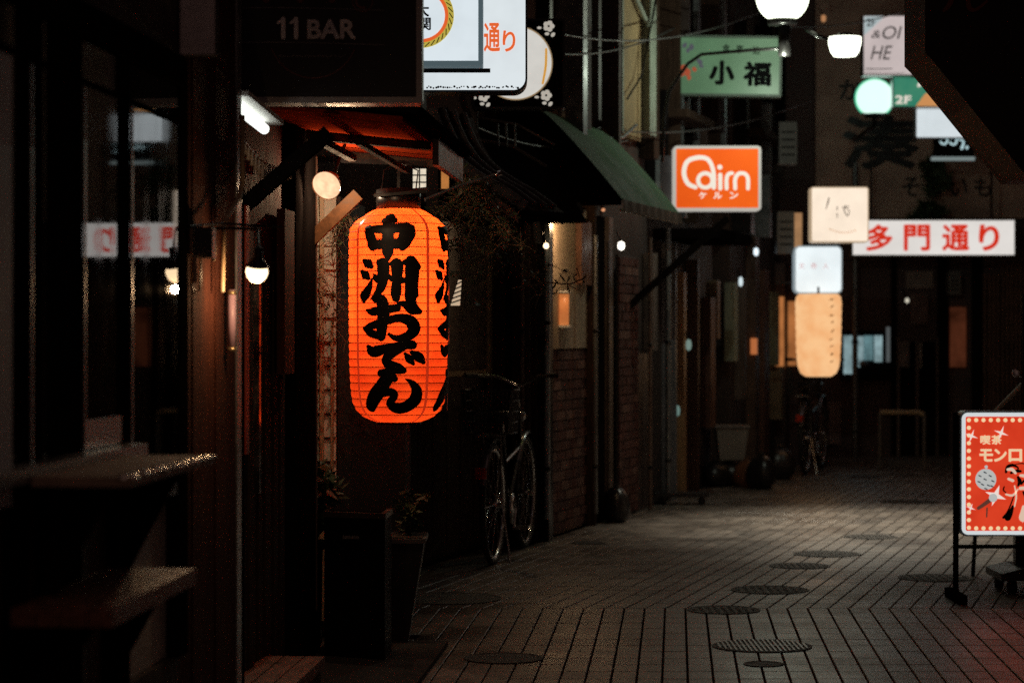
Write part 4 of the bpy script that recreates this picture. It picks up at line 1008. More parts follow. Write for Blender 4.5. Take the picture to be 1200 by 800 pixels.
for txt, a, c_, d, f_ in (('喫', 1146, 509, 1158, 520), ('茶', 1159, 509, 1171, 520), ('モ', 1145, 525, 1161, 540), ('ン', 1162, 525, 1177, 540), ('ロ', 1179, 525, 1195, 540), ('ー', 1198, 531, 1212, 534.5)):
    x, z = LS((a + d) / 2, (c_ + f_) / 2); text_mb(txt, (d - a) * q, (f_ - c_) * q, x, z, -.0545, .065 if txt != 'ー' else .02, thick=.0016).build('lettering', cl_, e, world=False)
sil = emi('silver', (0.60, 0.62, 0.60), .75); b = MB(); disc(b, LS, 1152.5, 560.5, 12.3, q, -.0562, n=30); disc(b, LS, 1153, 546, 2, q, -.0562); b.build('mirror_ball', sil, e, world=False)
b = MB()
for (a, c_) in ((1146, 556), (1152, 552), (1158, 556), (1161, 562), (1156, 567), (1149, 566), (1152, 560), (1160, 568), (1145, 563), (1153, 571)): stroke2(b, LS, [(a - 1.5, c_, 1.6), (a + 1, c_ + 1.2, 1.4)], q, -.0567)
b.build('mirror_facets', emi('steel_blue', (0.10, .13, .15), .5), e, world=False)
def star(cx, cy, r, w=.16):
    b = MB(); vs = []
    for i in range(8):
        rr = r if i % 2 == 0 else r * w; a = R(i * 45 + 20); x, z = LS(cx + rr * math.cos(a), cy + rr * math.sin(a)); vs.append((x, -.0565, z))
    x, z = LS(cx, cy); b.add([(x, -.0565, z)] + vs, [(0, 1 + i, 1 + (i + 1) % 8) for i in range(8)]); return b.build('sparkle', emi('sparkle', (0.95, .80, .72), .85), e, world=False)
star(1170.5, 506.5, 9, .22); star(1136, 510, 8, .22); star(1164, 579.5, 13, .3); star(1135, 594, 6, .22); star(1196, 609, 3)
b = MB(); stroke2(b, LS, [(1144, 594, 4), (1150, 590, 4.5), (1157, 585, 5)], q, -.0563); stroke2(b, LS, [(1154, 594, 1.8), (1153.5, 604, 1.8)], q, -.0563); b.build('microphone', emi('brown_mike', (0.17, .06, .04), .6), e, world=False)
b = MB(); disc(b, LS, 1161, 582, 5, q, -.0569, n=14); b.build('microphone_head', sil, e, world=False)
# plain stylised singer: curls, face edge, neck and shoulders
ckm = mat('print_black', (0.02, .012, .012), .5); cwm = emi('print_cream', (0.90, 0.66, 0.50), .75)
b = MB()
for P in ([(1176, 552, 3), (1178, 546, 4), (1184, 544, 3.5), (1190, 547, 2), (1189, 551, 2)], [(1182, 553, 3), (1187, 551, 4), (1193, 551, 3)], [(1190, 558, 3), (1192, 563, 5), (1190, 568, 2)],
          [(1187, 543, 1), (1196, 542, 1.5), (1206, 546, 2), (1213, 556, 2)], [(1196, 575, 2), (1200, 580, 6), (1206, 585, 7)], [(1174, 569, 1.5), (1173, 573, 1.8), (1176, 576, 1.2)], [(1186, 577, 1), (1183, 586, 1.6), (1178, 598, 2), (1173, 605, 3)], [(1184, 592, 3), (1181, 600, 6), (1178, 605, 8)], [(1194, 566, 2), (1198, 562, 3), (1204, 566, 4), (1206, 573, 3)]):
    stroke2(b, LS, P, q, -.0571)
b.build('singer_lines', ckm, e, world=False)
b = MB()
for P in ([(1178, 549, 3), (1183, 549, 4), (1187, 553, 3)], [(1179, 560, 3), (1184, 562, 3.5)], [(1193, 556, 3), (1199, 557, 4), (1204, 562, 4)], [(1193, 571, 4), (1198, 571, 4), (1203, 575, 4)], [(1176, 578, 2), (1184, 579, 2.6), (1190, 572, 1.5)], [(1197, 593, 5), (1197, 600, 9), (1196, 605, 10)], [(1186, 568, 1.5), (1188, 580, 2), (1186, 592, 1.5)]):
    stroke2(b, LS, P, q, -.0573)
b.build('singer_highlights', cwm, e, world=False)
b = MB()
for px in (1120, 1248):
    xx, _ = LS(px, 0); b = MB(); b.box(xx - .012, xx + .012, -.012, .012, .0, z1 - .01); b.build('stand_leg', black, e, world=False)
    b = MB(); b.box(xx - .02, xx + .02, -.2, -.0125, 0.0, .045); b.box(xx - .02, xx + .02, .0125, .2, 0.0, .045); b.build('foot', black, e, world=False)
xl, _ = LS(1120, 0); xr, _ = LS(1248, 0); _, zc = LS(0, 640)
b = MB(); b.box(xl, xr, -.010, .010, zc - .009, zc + .009); b.build('cross_bar', black, e, world=False)

# heavier pole on a wheeled base behind it, right edge
PY = 12.2
e = empty('wheeled_pole_stand', P3(1199, PY, 0), 'thick dark pole on a low wheeled base behind the red sign board', 'pole stand'); base = e.location
b = MB(); b.box(-.045, .045, -.03, .03, .10, 0.75); b.tube([(0, 0, .75), (0, 0, zz(345, PY))], .012, 8); b.build('pole', blackm, e, world=False)
b = MB(); b.prism([(-.15, .07), (.25, .07), (.25, .105), (.05, .13), (-.05, .13), (-.15, .105)], -.2, .2); b.build('base_plate', plas, e, world=False)
for x in (-.09, .2):
    for y in (-.16, .16):
        b = MB(); b.lathe([(0, -.02), (.035, -.02), (.035, .02), (0, .02)], (x, y, .035), (1, 0, 0), n=16); b.build('castor', rubber, e, world=False)
e = empty('leaning_tube', at(1172, 478, 12.9), 'pale slanting tube rising behind the red sign board', 'pole')
b = MB(); b.tube([at(1150, 498, 12.9), at(1240, 408, 12.9)], .011, 8); b.build('tube', mat('pale_tube', (0.5, .46, .38), .4), e)
b = MB(); b.tube([at(1150, 498, 12.9), P3(1140, 12.95, 0)], .011, 8); b.build('leg', blackm, e)
e = empty('round_mirror', at(1190, 437, 12.6), 'small round chrome mirror beside the dark pole at the right edge', 'mirror')
b = MB(); b.lathe([(0, -.012), (.014, -.008), (.02, 0), (.019, .005), (.015, .0045), (0, .004)], (0, 0, 0), (-.2, -1, .1), n=20); b.tube([(0, .0, 0), (.04, .05, -.02), (.09, .05, -.02)], .004, 6); b.build('mirror_head', chrome, e, world=False)

# ------------------------------------------------------------------ shops past the bend
def shop(name, Ya, Yb, label, m, cat='building', top=7.5, out=-0.05):
    e = empty(name, F2((Ya + Yb) / 2, 0, 0), label, cat)
    b = MB(); fbox(b, F2, Ya, Yb - .004, -1.6, out, 0, top); b.build('wall', m, e); return e
def fpart(e, nm, m, Ya, Yb, o0, o1, z0, z1, label=None):
    b = MB(); fbox(b, F2, Ya, Yb, o0, o1, z0, z1); o = b.build(nm, m, e)
    if label: o['label'] = label
    return o
def panel_door(e, Ya, Yb, z1, m, glassy=False):
    fpart(e, 'door_frame', black, Ya, Ya + .06, -.05, .03, 0, z1 + .06); fpart(e, 'door_frame', black, Yb - .06, Yb, -.05, .03, 0, z1 + .06); fpart(e, 'lintel', black, Ya + .06, Yb - .06, -.05, .028, z1, z1 + .06)
    fpart(e, 'door', m, Ya + .065, Yb - .065, -.04, -.01, 0.02, z1 - .002)
    n = 3
    for i in range(n): fpart(e, 'door_rail', darkwood, Ya + .08, Yb - .08, -.01, .0, .1 + i * (z1 - .2) / (n - 1), .15 + i * (z1 - .2) / (n - 1))
# shop A behind the lantern
sA = shop('shuttered_house', 11.5, 15.0, 'dark soot brown house front behind the orange lantern and bicycle', facade2, out=-.36)
SB_ = -.36
fpart(sA, 'window_frame', tan, 14.90, 14.97, SB_, SB_ + .06, 1.05, 1.95); fpart(sA, 'window_frame', tan, 13.3, 14.9, SB_, SB_ + .058, 1.045, 1.075)
fpart(sA, 'shutter', mat('shutter_brown', (.12, .075, .055), .6, var=.4, stretch=(1, 1, 5)), 13.3, 14.895, SB_, SB_ + .045, 1.077, 1.95)
fpart(sA, 'window_lintel', black, 13.2, 14.98, SB_, SB_ + .08, 1.952, 2.02)
fpart(sA, 'dado', darkwood, 12.3, 14.9, SB_, SB_ + .05, 0.0, .85)
for i in range(9): fpart(sA, 'dado_board', darkwood, 12.4 + i * .27, 12.65 + i * .27, SB_ + .05, SB_ + .062, .02, .83)
# shop B cream wall over brick base
sB = shop('cream_shop', 15.05, 16.35, 'narrow shop front with warm lit cream wall above a brick base', cream, out=-.06)
fpart(sB, 'cream_panel', cream, 15.22, 16.28, -.06, -.02, 1.20, 2.12)
fpart(sB, 'brown_panel', mat('menu_board', (.20, .085, .045), .5, var=.3), 15.98, 16.26, -.02, .02, 1.62, 2.04, 'reddish brown board on the cream wall')
def brick_field(e, Ya, Yb, z0, z1, out, m1, bl=.21, bh=.065):
    fpart(e, 'mortar_bed', mortar, Ya, Yb, out - .03, out - .008, z0, z1)
    proto_b = None; r = 0; z = z0 + .004
    while z + bh < z1 + .01:
        y = Ya - (bl / 2 if r % 2 else 0)
        while y < Yb - .02:
            ya = max(y, Ya); yb = min(y + bl - .01, Yb)
            if yb - ya > .04:
                b = MB(); oo = out + rnd.uniform(-.004, .004); fbox(b, F2, ya, yb, out - .008, oo, z, z + bh - .010)
                b.build('brick', m1 if rnd.random() < .8 else brickm2, e)
            y += bl
        z += bh; r += 1
brick_field(sB, 15.22, 16.3, .02, 1.19, -.03, brickm)
b = MB(); fbox(b, F2, 15.015, 15.045, -.40, -.03, 0, 3.2); b.build('end_panel', darkwood, sB)
for o_, m_ in ((-.34, MATS['brown_plaster']), (-.22, black), (-.10, MATS['brown_plaster'])): fpart(sB, 'end_strip', m_, 14.985, 15.01, o_, o_ + .035, 0, 2.4)
fpart(sB, 'edge_post', blackm, 15.06, 15.16, -.06, .04, 0, 2.2)
fpart(sB, 'edge_post', darkwood, 16.31, 16.34, -.06, .03, 0, 2.2)
# shop C brick pillar
sC = shop('brick_corner_house', 16.4, 18.3, 'dark front with a lit red brick pillar beside narrow drainpipes', facade)
brick_field(sC, 16.95, 17.55, .02, 1.85, .05, brickm)
fpart(sC, 'door_frame', mat('jamb_brown', (.13, .09, .07), .5, var=.3), 16.72, 16.84, -.05, .03, 0, 2.1)
fpart(sC, 'door', black, 16.42, 16.71, -.04, .0, 0, 2.1)
fpart(sC, 'shutter', mat('shutter_dark', (.06, .04, .035), .5, var=.3), 17.6, 18.2, -.05, .02, 0, 1.15)
fpart(sC, 'grey_board', mat('board_grey', (.16, .12, .10), .6, var=.3), 18.12, 18.28, -.04, .035, 1.17, 1.9)
fpart(sC, 'ochre_panel', ochre, 17.05, 17.72, -.04, .03, 2.70, 5.2)
fpart(sC, 'upper_post', mat('green_grey_post', (.30, .34, .28), .5, var=.3), 17.76, 17.98, -.04, .09, 2.75, 5.2); fpart(sC, 'upper_post', mat('green_grey_post', None), 17.0, 17.04, -.04, .06, 2.7, 5.2); fpart(sC, 'upper_post', darkwood, 18.0, 18.18, -.04, .07, 2.6, 5.2)
b = MB(); b.tube([F2(17.02, .06, 3.85), F2(17.8, .07, 3.55)], .02, 6); b.build('brace', MATS['green_grey_post'], sC)
b = MB(); b.tube([F2(17.1, .07, 2.95), F2(17.5, .08, 3.15), F2(17.95, .1, 3.8)], .008, 6); b.build('cable', blackm, sC)
b = MB(); b.tube([F2(16.45, .05, 2.62), F2(16.9, .08, 2.66), F2(17.25, .1, 2.78)], .012, 6); b.build('brace', galv, sC)
# shop D many posts
sD = shop('slat_front_house', 18.35, 20.9, 'dark house front under the orange sign with tall thin lit posts', facade)
for (px, w, z0, z1, col, o1) in [(784, .05, 0, 2.0, (.20, .19, .20), .06), (796, .10, 0, 1.78, (.45, .24, .11), .05), (812, .05, 0, 1.9, (.12, .06, .04), .05), (832, .22, 0.5, 1.6, (.12, .05, .03), .03), (838, .12, 1.25, 1.75, (.2, .13, .08), .035), (858, .18, 1.05, 1.75, (.20, .23, .18), .04), (868, .05, .7, 1.8, (.10, .08, .07), .05)]:
    Y = Y2(px) + o1 * .0; fpart(sD if Y < 20.9 else sD, 'post', mat('post_%d' % px, col, .5, var=.35, scale=5, stretch=(1, 1, .5)), Y - w / 2, Y + w / 2, -.05, o1, z0, z1)
fpart(sD, 'strut_roof', black, 18.5, 20.0, -.05, .45, 2.02, 2.10)
sE = shop('far_left_shop', 21.75, 24.55, 'last dark shop front on the left with a lit doorway strip', facade)
for (px, w, z0, z1, col, o1) in [(883, .2, 0, 2.2, (.10, .06, .04), .04), (893, .3, 0, 1.9, (.14, .06, .035), .05), (905, .14, .98, 1.7, (.34, .33, .20), .06), (908, .16, .45, .97, (.32, .22, .12), .08), (925, .3, 0, 2.0, (.10, .06, .05), .05)]:
    Y = min(24.4, Y2(px)); fpart(sE, 'post', mat('post_%d' % px, col, .5, var=.35, scale=5), Y - w / 2, Y + w / 2, -.05, o1, z0, z1)
fpart(sE, 'lit_strip', emi('amber_strip', (0.75, .27, .08), .55, mottle=.4, scale=6), 23.98, 24.1, .0, .065, .95, 1.66)
fpart(sE, 'lit_strip', emi('amber_strip', None, None), 24.45, 24.54, .0, .12, .97, 1.62)
fpart(sE, 'small_lamp', emi('amber_dot', (0.8, .25, .08), .5), 22.54, 22.62, .0, .05, 1.10, 1.25)
sF = shop('recess_house', 20.95, 21.7, 'recessed dark entrance between two posts far up on the left', black, out=-.25)
# upper storeys: battens, pipes, little balconies that catch the lamp light
ru = random.Random(11)
for sh, Ya, Yb in ((sB, 15.1, 16.3), (sC, 16.45, 17.0), (sD, 18.4, 20.85), (sE, 21.8, 24.4)):
    y = Ya
    while y < Yb - .1:
        w_ = ru.uniform(.03, .12); z0_ = ru.choice((2.2, 2.5, 2.75, 3.0)); z1_ = z0_ + ru.uniform(.5, 2.6)
        fpart(sh, 'batten', ru.choice((black, darkwood, MATS['brown_plaster'], galv, blackm, MATS['shutter_dark'])), y, min(y + w_, Yb), -.05, ru.uniform(.01, .14), z0_, z1_)
        y += w_ + ru.uniform(.03, .22)
for Ya, Yb, z_ in ((18.5, 19.6, 2.95), (19.9, 20.8, 2.4), (22.0, 23.6, 3.1)):
    fpart(sD if Ya < 21 else sE, 'ledge', darkwood, Ya, Yb, -.05, .22, z_, z_ + .06)
# green awning
e = empty('green_awning', F2(15.7, .2, 2.4), 'faded green canvas awning with a black side above the cream wall', 'awning')
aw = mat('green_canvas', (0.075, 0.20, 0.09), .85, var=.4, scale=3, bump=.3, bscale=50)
b = MB(); rows = []
for i in range(9):
    t = i / 8; o_ = .02 + .52 * t; zc_ = 2.68 - .56 * t ** 1.15
    rows.append((o_, zc_))
vs = []
for (o_, zc_) in rows:
    for j in range(9):
        Y = 14.9 + 1.75 * j / 8; vs.append(F2(Y, o_, zc_ - .03 * math.sin(j / 8 * math.pi) * (o_) + .004 * math.sin(j * 3)))
fs = [(i * 9 + j, i * 9 + j + 1, (i + 1) * 9 + j + 1, (i + 1) * 9 + j) for i in range(8) for j in range(8)]
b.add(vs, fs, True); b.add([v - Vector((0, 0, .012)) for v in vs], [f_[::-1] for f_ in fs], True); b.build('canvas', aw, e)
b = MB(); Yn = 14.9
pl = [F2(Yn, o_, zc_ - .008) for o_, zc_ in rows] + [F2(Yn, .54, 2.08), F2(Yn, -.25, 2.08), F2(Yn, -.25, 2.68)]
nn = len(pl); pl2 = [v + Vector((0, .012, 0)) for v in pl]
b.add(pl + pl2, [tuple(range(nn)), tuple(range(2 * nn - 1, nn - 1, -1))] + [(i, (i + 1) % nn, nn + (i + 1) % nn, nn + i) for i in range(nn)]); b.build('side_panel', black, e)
b = MB(); vs = []
for j in range(33):
    Y = 14.9 + 1.75 * j / 32; w = .01 * math.sin(j * 1.6)
    vs += [F2(Y, .545 + w * .3, 2.115), F2(Y, .55 + w, 2.045)]
b.add(vs, [(2 * j, 2 * j + 1, 2 * j + 3, 2 * j + 2) for j in range(32)], True); b.build('valance', mat('brown_valance', (.16, .10, .07), .8, var=.3), e)
b = MB(); b.tube([F2(14.92, .53, 2.05), F2(16.62, .53, 2.05)], .01, 6); b.tube([F2(16.6, .0, 2.3), F2(16.6, .53, 2.06)], .01, 6); b.build('rail', galv, e)
# dark awning left of it
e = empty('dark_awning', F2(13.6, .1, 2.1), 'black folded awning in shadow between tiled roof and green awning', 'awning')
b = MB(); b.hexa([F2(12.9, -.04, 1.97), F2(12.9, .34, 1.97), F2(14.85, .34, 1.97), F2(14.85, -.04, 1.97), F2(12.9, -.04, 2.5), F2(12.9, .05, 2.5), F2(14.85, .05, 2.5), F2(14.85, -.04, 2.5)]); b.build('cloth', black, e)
# white curved hoop
e = empty('curved_hood', at(625, 262, 14.6), 'pale curved door hood edge left of the cream wall', 'hood')
pts = [at(606, 229, 14.6), at(614, 233, 14.6), at(622, 241, 14.6), at(628, 255, 14.6), at(631, 284, 14.6)]
b = MB(); vs = []
for i, p in enumerate(pts):
    for dx, dy in ((-.022, 0), (.022, 0), (.022, .12), (-.022, .12)): vs.append(p + Vector((dx, dy, 0)))
b.add(vs, [(4 * i + a, 4 * i + (a + 1) % 4, 4 * i + 4 + (a + 1) % 4, 4 * i + 4 + a) for i in range(4) for a in range(4)] + [(0, 1, 2, 3), (19, 18, 17, 16)]); b.build('hood_edge', mat('hood_white', (.42, .42, .38), .6), e)

# tiled eave with a curved verge, right of the lantern top
e = empty('tiled_roof', at(560, 200, 12.0), 'small tiled roof with a curved verge descending behind the black signs', 'roof')
vp = catmull([(505, 128, 0), (516, 158, 0), (534, 186, 0), (560, 207, 0), (590, 224, 0), (616, 243, 0)], 6)
V = [at(x, y, 11.9) for x, y, _ in vp]
b = MB(); vs = []
for p in V:
    for dy, dz in ((0, 0), (0, -.05), (.03, -.05), (.03, 0)): vs.append(p + Vector((-.035, dy, dz + -.03)))
b.add(vs, [(4 * i + a, 4 * i + (a + 1) % 4, 4 * i + 4 + (a + 1) % 4, 4 * i + 4 + a) for i in range(len(V) - 1) for a in range(4)]); b.build('verge_board', mat('verge_rust', (.12, .05, .035), .6, var=.4), e)
b = MB(); bb = [at(505, 152, 11.85), at(512, 148, 11.85), at(530, 183, 11.85), at(528, 196, 11.85), at(518, 180, 11.85)]
bb2 = [v + Vector((0, .03, 0)) for v in bb]; b.add(bb + bb2, [(0, 1, 2, 3, 4), (9, 8, 7, 6, 5)] + [(i, (i + 1) % 5, 5 + (i + 1) % 5, 5 + i) for i in range(5)]); b.build('bargeboard', mat('blue_grey_board', (.22, .27, .29), .6, var=.3), e)
for i in range(0, len(V) - 2, 2):
    b = MB(); b.tube([V[i], V[min(i + 2, len(V) - 1)] + Vector((0, 0, .004))], [.030, .026], 10); b.build('verge_tile', tile, e)
for r_ in range(3):
    off = Vector((0.05 * (r_ + 1), 0.12 * (r_ + 1), .012))
    for i in range(0, len(V) - 2, 4):
        b = MB(); b.tube([V[i] + off, V[min(i + 4, len(V) - 1)] + off + Vector((0, 0, .003))], [.019, .017], 8); b.build('roof_tile', tile, e)
b = MB(); vs = []
for p in V: vs += [p + Vector((-.02, 0, -.012)), p + Vector((.2, .5, .0))]
b.add(vs, [(2 * i, 2 * i + 1, 2 * i + 3, 2 * i + 2) for i in range(len(V) - 1)]); b.build('roof_deck', darkwood, e)
# little balcony rail above
e = empty('balcony_rail', at(600, 190, 12.7), 'dim metal balcony rail above the tiled roof', 'railing')
for x in (583, 593, 603):
    b = MB(); b.tube([at(x, 145, 12.8), at(x + 1, 172, 12.8)], .006, 6); b.build('baluster', galv, e)
b = MB(); b.tube([at(562, 164, 12.8), at(600, 171, 12.9), at(640, 195, 13)], .008, 6); b.tube([at(560, 138, 12.8), at(606, 146, 12.9), at(650, 170, 13)], .006, 6); b.build('hand_rail', mat('dim_rail', (.16, .13, .11), .5), e)
# grey brown wall behind the roof
o = MB().box(at(500, 0, 12.95).x, at(560, 0, 12.95).x, 12.9, 13.0, zz(250, 12.95), zz(60, 12.95)).build('upper_wall_panel', mat('mauve_wall', (.12, .095, .09), .8, var=.3), loc=at(530, 250, 12.95)); tag(o, 'dim mauve wall patch below the white round cornered sign', 'wall')
# small lit lattice window, orange strip, cream patches
e = empty('lattice_window', at(491, 223, 11.6), 'tiny lit lattice window just above the orange lantern', 'window')
a = at(483, 222, 11.6); c = at(500, 197, 11.6)
b = MB(); b.box(a.x, c.x, 11.62, 11.64, a.z, c.z); b.build('pane', emi('window_cream', (0.90, 0.80, 0.62), .85, mottle=.2, scale=30), e)
b = MB()
for i in range(3): x = a.x + (c.x - a.x) * i / 2; b.box(x - .003, x + .003, 11.605, 11.615, a.z, c.z)
for i in range(4): z = a.z + (c.z - a.z) * i / 3; b.box(a.x, c.x, 11.600, 11.6045, z - .003, z + .003)
b.build('lattice', black, e)
o = MB().box(at(517, 0, 11.7).x, at(526, 0, 11.7).x, 11.7, 11.72, zz(221, 11.7), zz(199, 11.7)).build('lit_strip_window', emi('amber_window', (0.85, .33, .08), .5, mottle=.3, scale=20), loc=at(521, 221, 11.7)); tag(o, 'narrow orange lit strip right of the tiny lattice window', 'window')
e = empty('wall_notice', at(548, 228, 11.9), 'dim cream notice boards on the wall under the tiled roof', 'notice board')
b = MB(); b.hexa([at(537, 208, 11.9), at(565, 208, 12.0), at(565, 208, 12.02), at(537, 208, 11.92), at(537, 225, 11.9), at(565, 218, 12.0), at(565, 218, 12.02), at(537, 225, 11.92)]); b.build('board', cream, e)
b = MB(); b.hexa([at(576, 245, 12.1), at(594, 246, 12.2), at(594, 246, 12.22), at(576, 245, 12.12), at(577, 208, 12.1), at(594, 222, 12.2), at(594, 222, 12.22), at(577, 208, 12.12)]); b.build('hanging_card', mat('card', (.3, .2, .14), .7), e)
# small barred lamp right of the lantern
e = empty('barred_lamp', at(533, 358, 11.2), 'little lit lamp with dark bars just right of the orange lantern', 'lamp')
a = at(529, 358, 11.2); c = at(540, 328, 11.2)
b = MB(); b.hexa([at(528, 358, 11.2), at(539, 358, 11.2), at(539, 358, 11.25), at(528, 358, 11.25), at(537, 328, 11.2), at(541, 328, 11.2), at(541, 328, 11.25), at(537, 328, 11.25)]); b.build('shade', emi('cream_lamp', (0.72, .55, .36), .7), e)
for i in range(5):
    y = 332 + i * 5.2; b = MB(); b.bar(at(529 + 4 - i, y + 2, 11.19), at(541, y - 2, 11.19), .006); b.build('bar', black, e)

# wall lamp on the cream wall and other small lamps
wl_e = e = empty('wall_lamp', at(660, 385, 15.5), 'upright orange glowing wall lamp on the cream wall', 'wall lamp')
c = at(661, 381, 15.55)
b = MB(); b.lathe([(0, 0), (.030, 0), (.032, .2), (0, .2)], c, n=20); b.build('lamp_tube', emi('tube_amber', (0.62, 0.17, 0.045), .6, mottle=.7, scale=9, col2=(.9, .3, .08)), e)
b = MB(); b.lathe([(0, -.03), (.045, -.03), (.045, -.0), (0, 0)], c, n=20); b.build('cap', whitepaint, e); b = MB(); b.lathe([(0, .201), (.045, .201), (.045, .22), (0, .22)], c, n=20); b.build('cap', whitepaint, e)
def small(label, px, py, Y, r, ry, col, st, rot=(0, -1, 0)):
    c = at(px, py, Y); e = empty('small_lamp', c, label, 'lamp'); q = Y / FP
    b = MB(); b.lathe([(0, -ry * q), (r * q * .8, -ry * q * .7), (r * q, 0), (r * q * .8, ry * q * .7), (0, ry * q)], n=16); b.build('bulb_glass', emi('s_%d' % px, col, st), e, world=False)
    b = MB(); b.tube([(0, .0, ry * q), (-.02, .06, ry * q + .05), (-.02, .2, ry * q + .08)], .006, 5); b.build('arm', blackm, e, world=False)
small('bright oval lamp hanging below the green awning tip', 728, 288, 16.4, 4, 5.2, (1, .93, .8), 4)
small('small warm lamp on the post at the left edge of the cream wall', 640, 288, 14.85, 3, 3.5, (1, .70, .42), 4)
small('cool white lamp under the orange sign by the grey box', 886, 295, 21.9, 3, 5, (.8, .93, 1), 1.3)
small('cool white lamp hanging a little lower on the far dark front', 868, 330, 20.9, 2.6, 6, (.8, .95, 1), .8)
small('tiny dim lamp at the far end wall above the rail', 1063, 352, 24.4, 2.3, 3, (.8, .75, .6), .8)
small('faint green glow lamp on the thin lit post', 807, 404, 19.2, 3.4, 7, (.42, .62, .54), .35)
small('faint green lamp low on the lit tan post', 793, 481, 18.9, 4, 7, (.3, .5, .45), .35)
small('tiny light at the top of the red trim by the eave', 707, 246, 16.0, 2.3, 2, (.9, .4, .2), .7)
small('small orange light at the very top left of the bowl lamp', 965, 22, 23, 3, 4.5, (.9, .42, .18), .45)
li = bpy.data.lights.new('wall_lamp_light', 'POINT'); li.energy = 6.5; li.color = (1.0, 0.62, 0.32); li.shadow_soft_size = 0.02
lo = bpy.data.objects.new('wall_lamp_light', li); C.objects.link(lo); lo.location = F2(15.3, .14, 1.98); lo.parent = wl_e; lo.location = lo.location - wl_e.location
# black camera under the awning
e = empty('security_camera', at(668, 250, 14.9), 'black boxy camera tilted under the green awning', 'camera')
b = MB(); b.bar(at(655, 257, 14.8), at(682, 243, 14.8), .09, .075); b.build('camera_body', plas, e)
b = MB(); b.tube([at(672, 248, 14.85), at(676, 228, 14.95)], .01, 6); b.build('bracket', blackm, e)
# drain pipes
def pipe(px, Y, r, z0, z1, label, m, px2=None):
    p = P3(px, Y, z0); e = empty('drain_pipe', p, label, 'pipe')
    b = MB(); b.tube([p, P3(px2 or px, Y, z1)], r, 10); b.build('pipe', m, e)
    z = z0 + .3
    while z < z1:
        b = MB(); b.lathe([(r * 1.0, 0), (r * 1.25, 0), (r * 1.25, .025), (r, .025)], P3(px, Y, z), n=12); b.build('clip', blackm, e); z += .9
pipe(641.5, 14.95, .017, 0.15, 2.0, 'blue grey drainpipe at the left edge of the cream wall', mat('blue_pipe', (.36, .42, .44), .4, .3, var=.3))
pipe(698, 16.1, .014, 0.1, 1.95, 'thin dull pipe between the brick base and the brick pillar', galv)
pipe(783, 18.4, .02, 0.02, 2.1, 'grey pipe beside the tan lit post under the orange sign', galv)
pipe(612, 14.93, .012, 0.1, 1.8, 'thin brown pipe behind the bicycle handlebar', mat('brown_pipe', (.14, .08, .06), .5))
pipe(1002, 24.2, .028, 0.0, 3.0, 'tall grey pipe in front of the bluish shop window at the end', galv)
pipe(762, 17.8, .013, 0.0, 2.0, 'thin dim pipe right of the brick pillar', mat('dim_pipe', (.16, .11, .09), .5))
# diagonal stay and small roof under the orange sign
e = empty('diagonal_stay', at(790, 310, 17.2), 'thick black diagonal stay below the orange sign', 'stay')
b = MB(); b.bar(at(722, 372, 17.3), at(850, 258, 17.6), .05, .14, up=(0, 1, 0)); b.build('beam', black, e)
for i, (p0, p1, Y0, Y1_, sag, lb) in enumerate([((618, 30), (905, 8), 13.5, 20, 28, 'black overhead cable sagging across the top towards the globe lamp'), ((640, 62), (800, 28), 14, 19, 14, 'thin cable strung above the green awning'), ((700, 150), (950, 118), 16.5, 21, 18, 'cable looping behind the pale green sign'), ((905, 30), (1075, 8), 18, 23, 10, 'cable running from the globe lamp towards the pink sign'), ((560, 150), (735, 165), 12.8, 17, 16, 'cable drooping over the tiled roof')]):
    b = MB(); pts = []
    for k_ in range(17):
        t = k_ / 16; pts.append(at(p0[0] + (p1[0] - p0[0]) * t, p0[1] + (p1[1] - p0[1]) * t + sag * 4 * t * (1 - t), Y0 + (Y1_ - Y0) * t))
    b.tube(pts, .006, 5); o = b.build('overhead_cable', mat('cable_rubber', (.05, .05, .05), .5), loc=pts[0]); tag(o, lb, 'cable', 'cables strung over the lane')
# air conditioners and boxes
def acbox(px0, py0, px1, py1, Y, label, tanside=False):
    a, c = at(px0, py1, Y), at(px1, py0, Y); e = empty('utility_box', ((a.x + c.x) / 2, Y, a.z), label, 'utility box')
    b = MB(); b.box(a.x, c.x, Y, Y + .2, a.z, c.z); b.build('case', mat('box_grey', (.15, .14, .13), .5, var=.25), e)
    b = MB(); 
    for i in range(4): z = a.z + (c.z - a.z) * (.2 + .18 * i); b.box(a.x + .02, c.x - .02, Y - .006, Y - .001, z, z + .012)
    b.build('vent_slat', black, e)
    if tanside: b = MB(); b.box(c.x + .002, c.x + .07, Y + .02, Y + .18, a.z + .02, c.z - .01); b.build('glowing_side', emi('tan_side_glow', (.62, .33, .15), .5, mottle=.3, scale=10), e)  # tan side glows by itself in place of light falling on it
acbox(911, 248, 931, 297, 21.4, 'grey wall box with a tan glowing side next to the cream sign', True)
acbox(913, 143, 934, 192, 20.4, 'grey wall box under the globe lamp', False)
acbox(1112, 318, 1126, 345, 24.4, 'dim box high on the end wall', False)
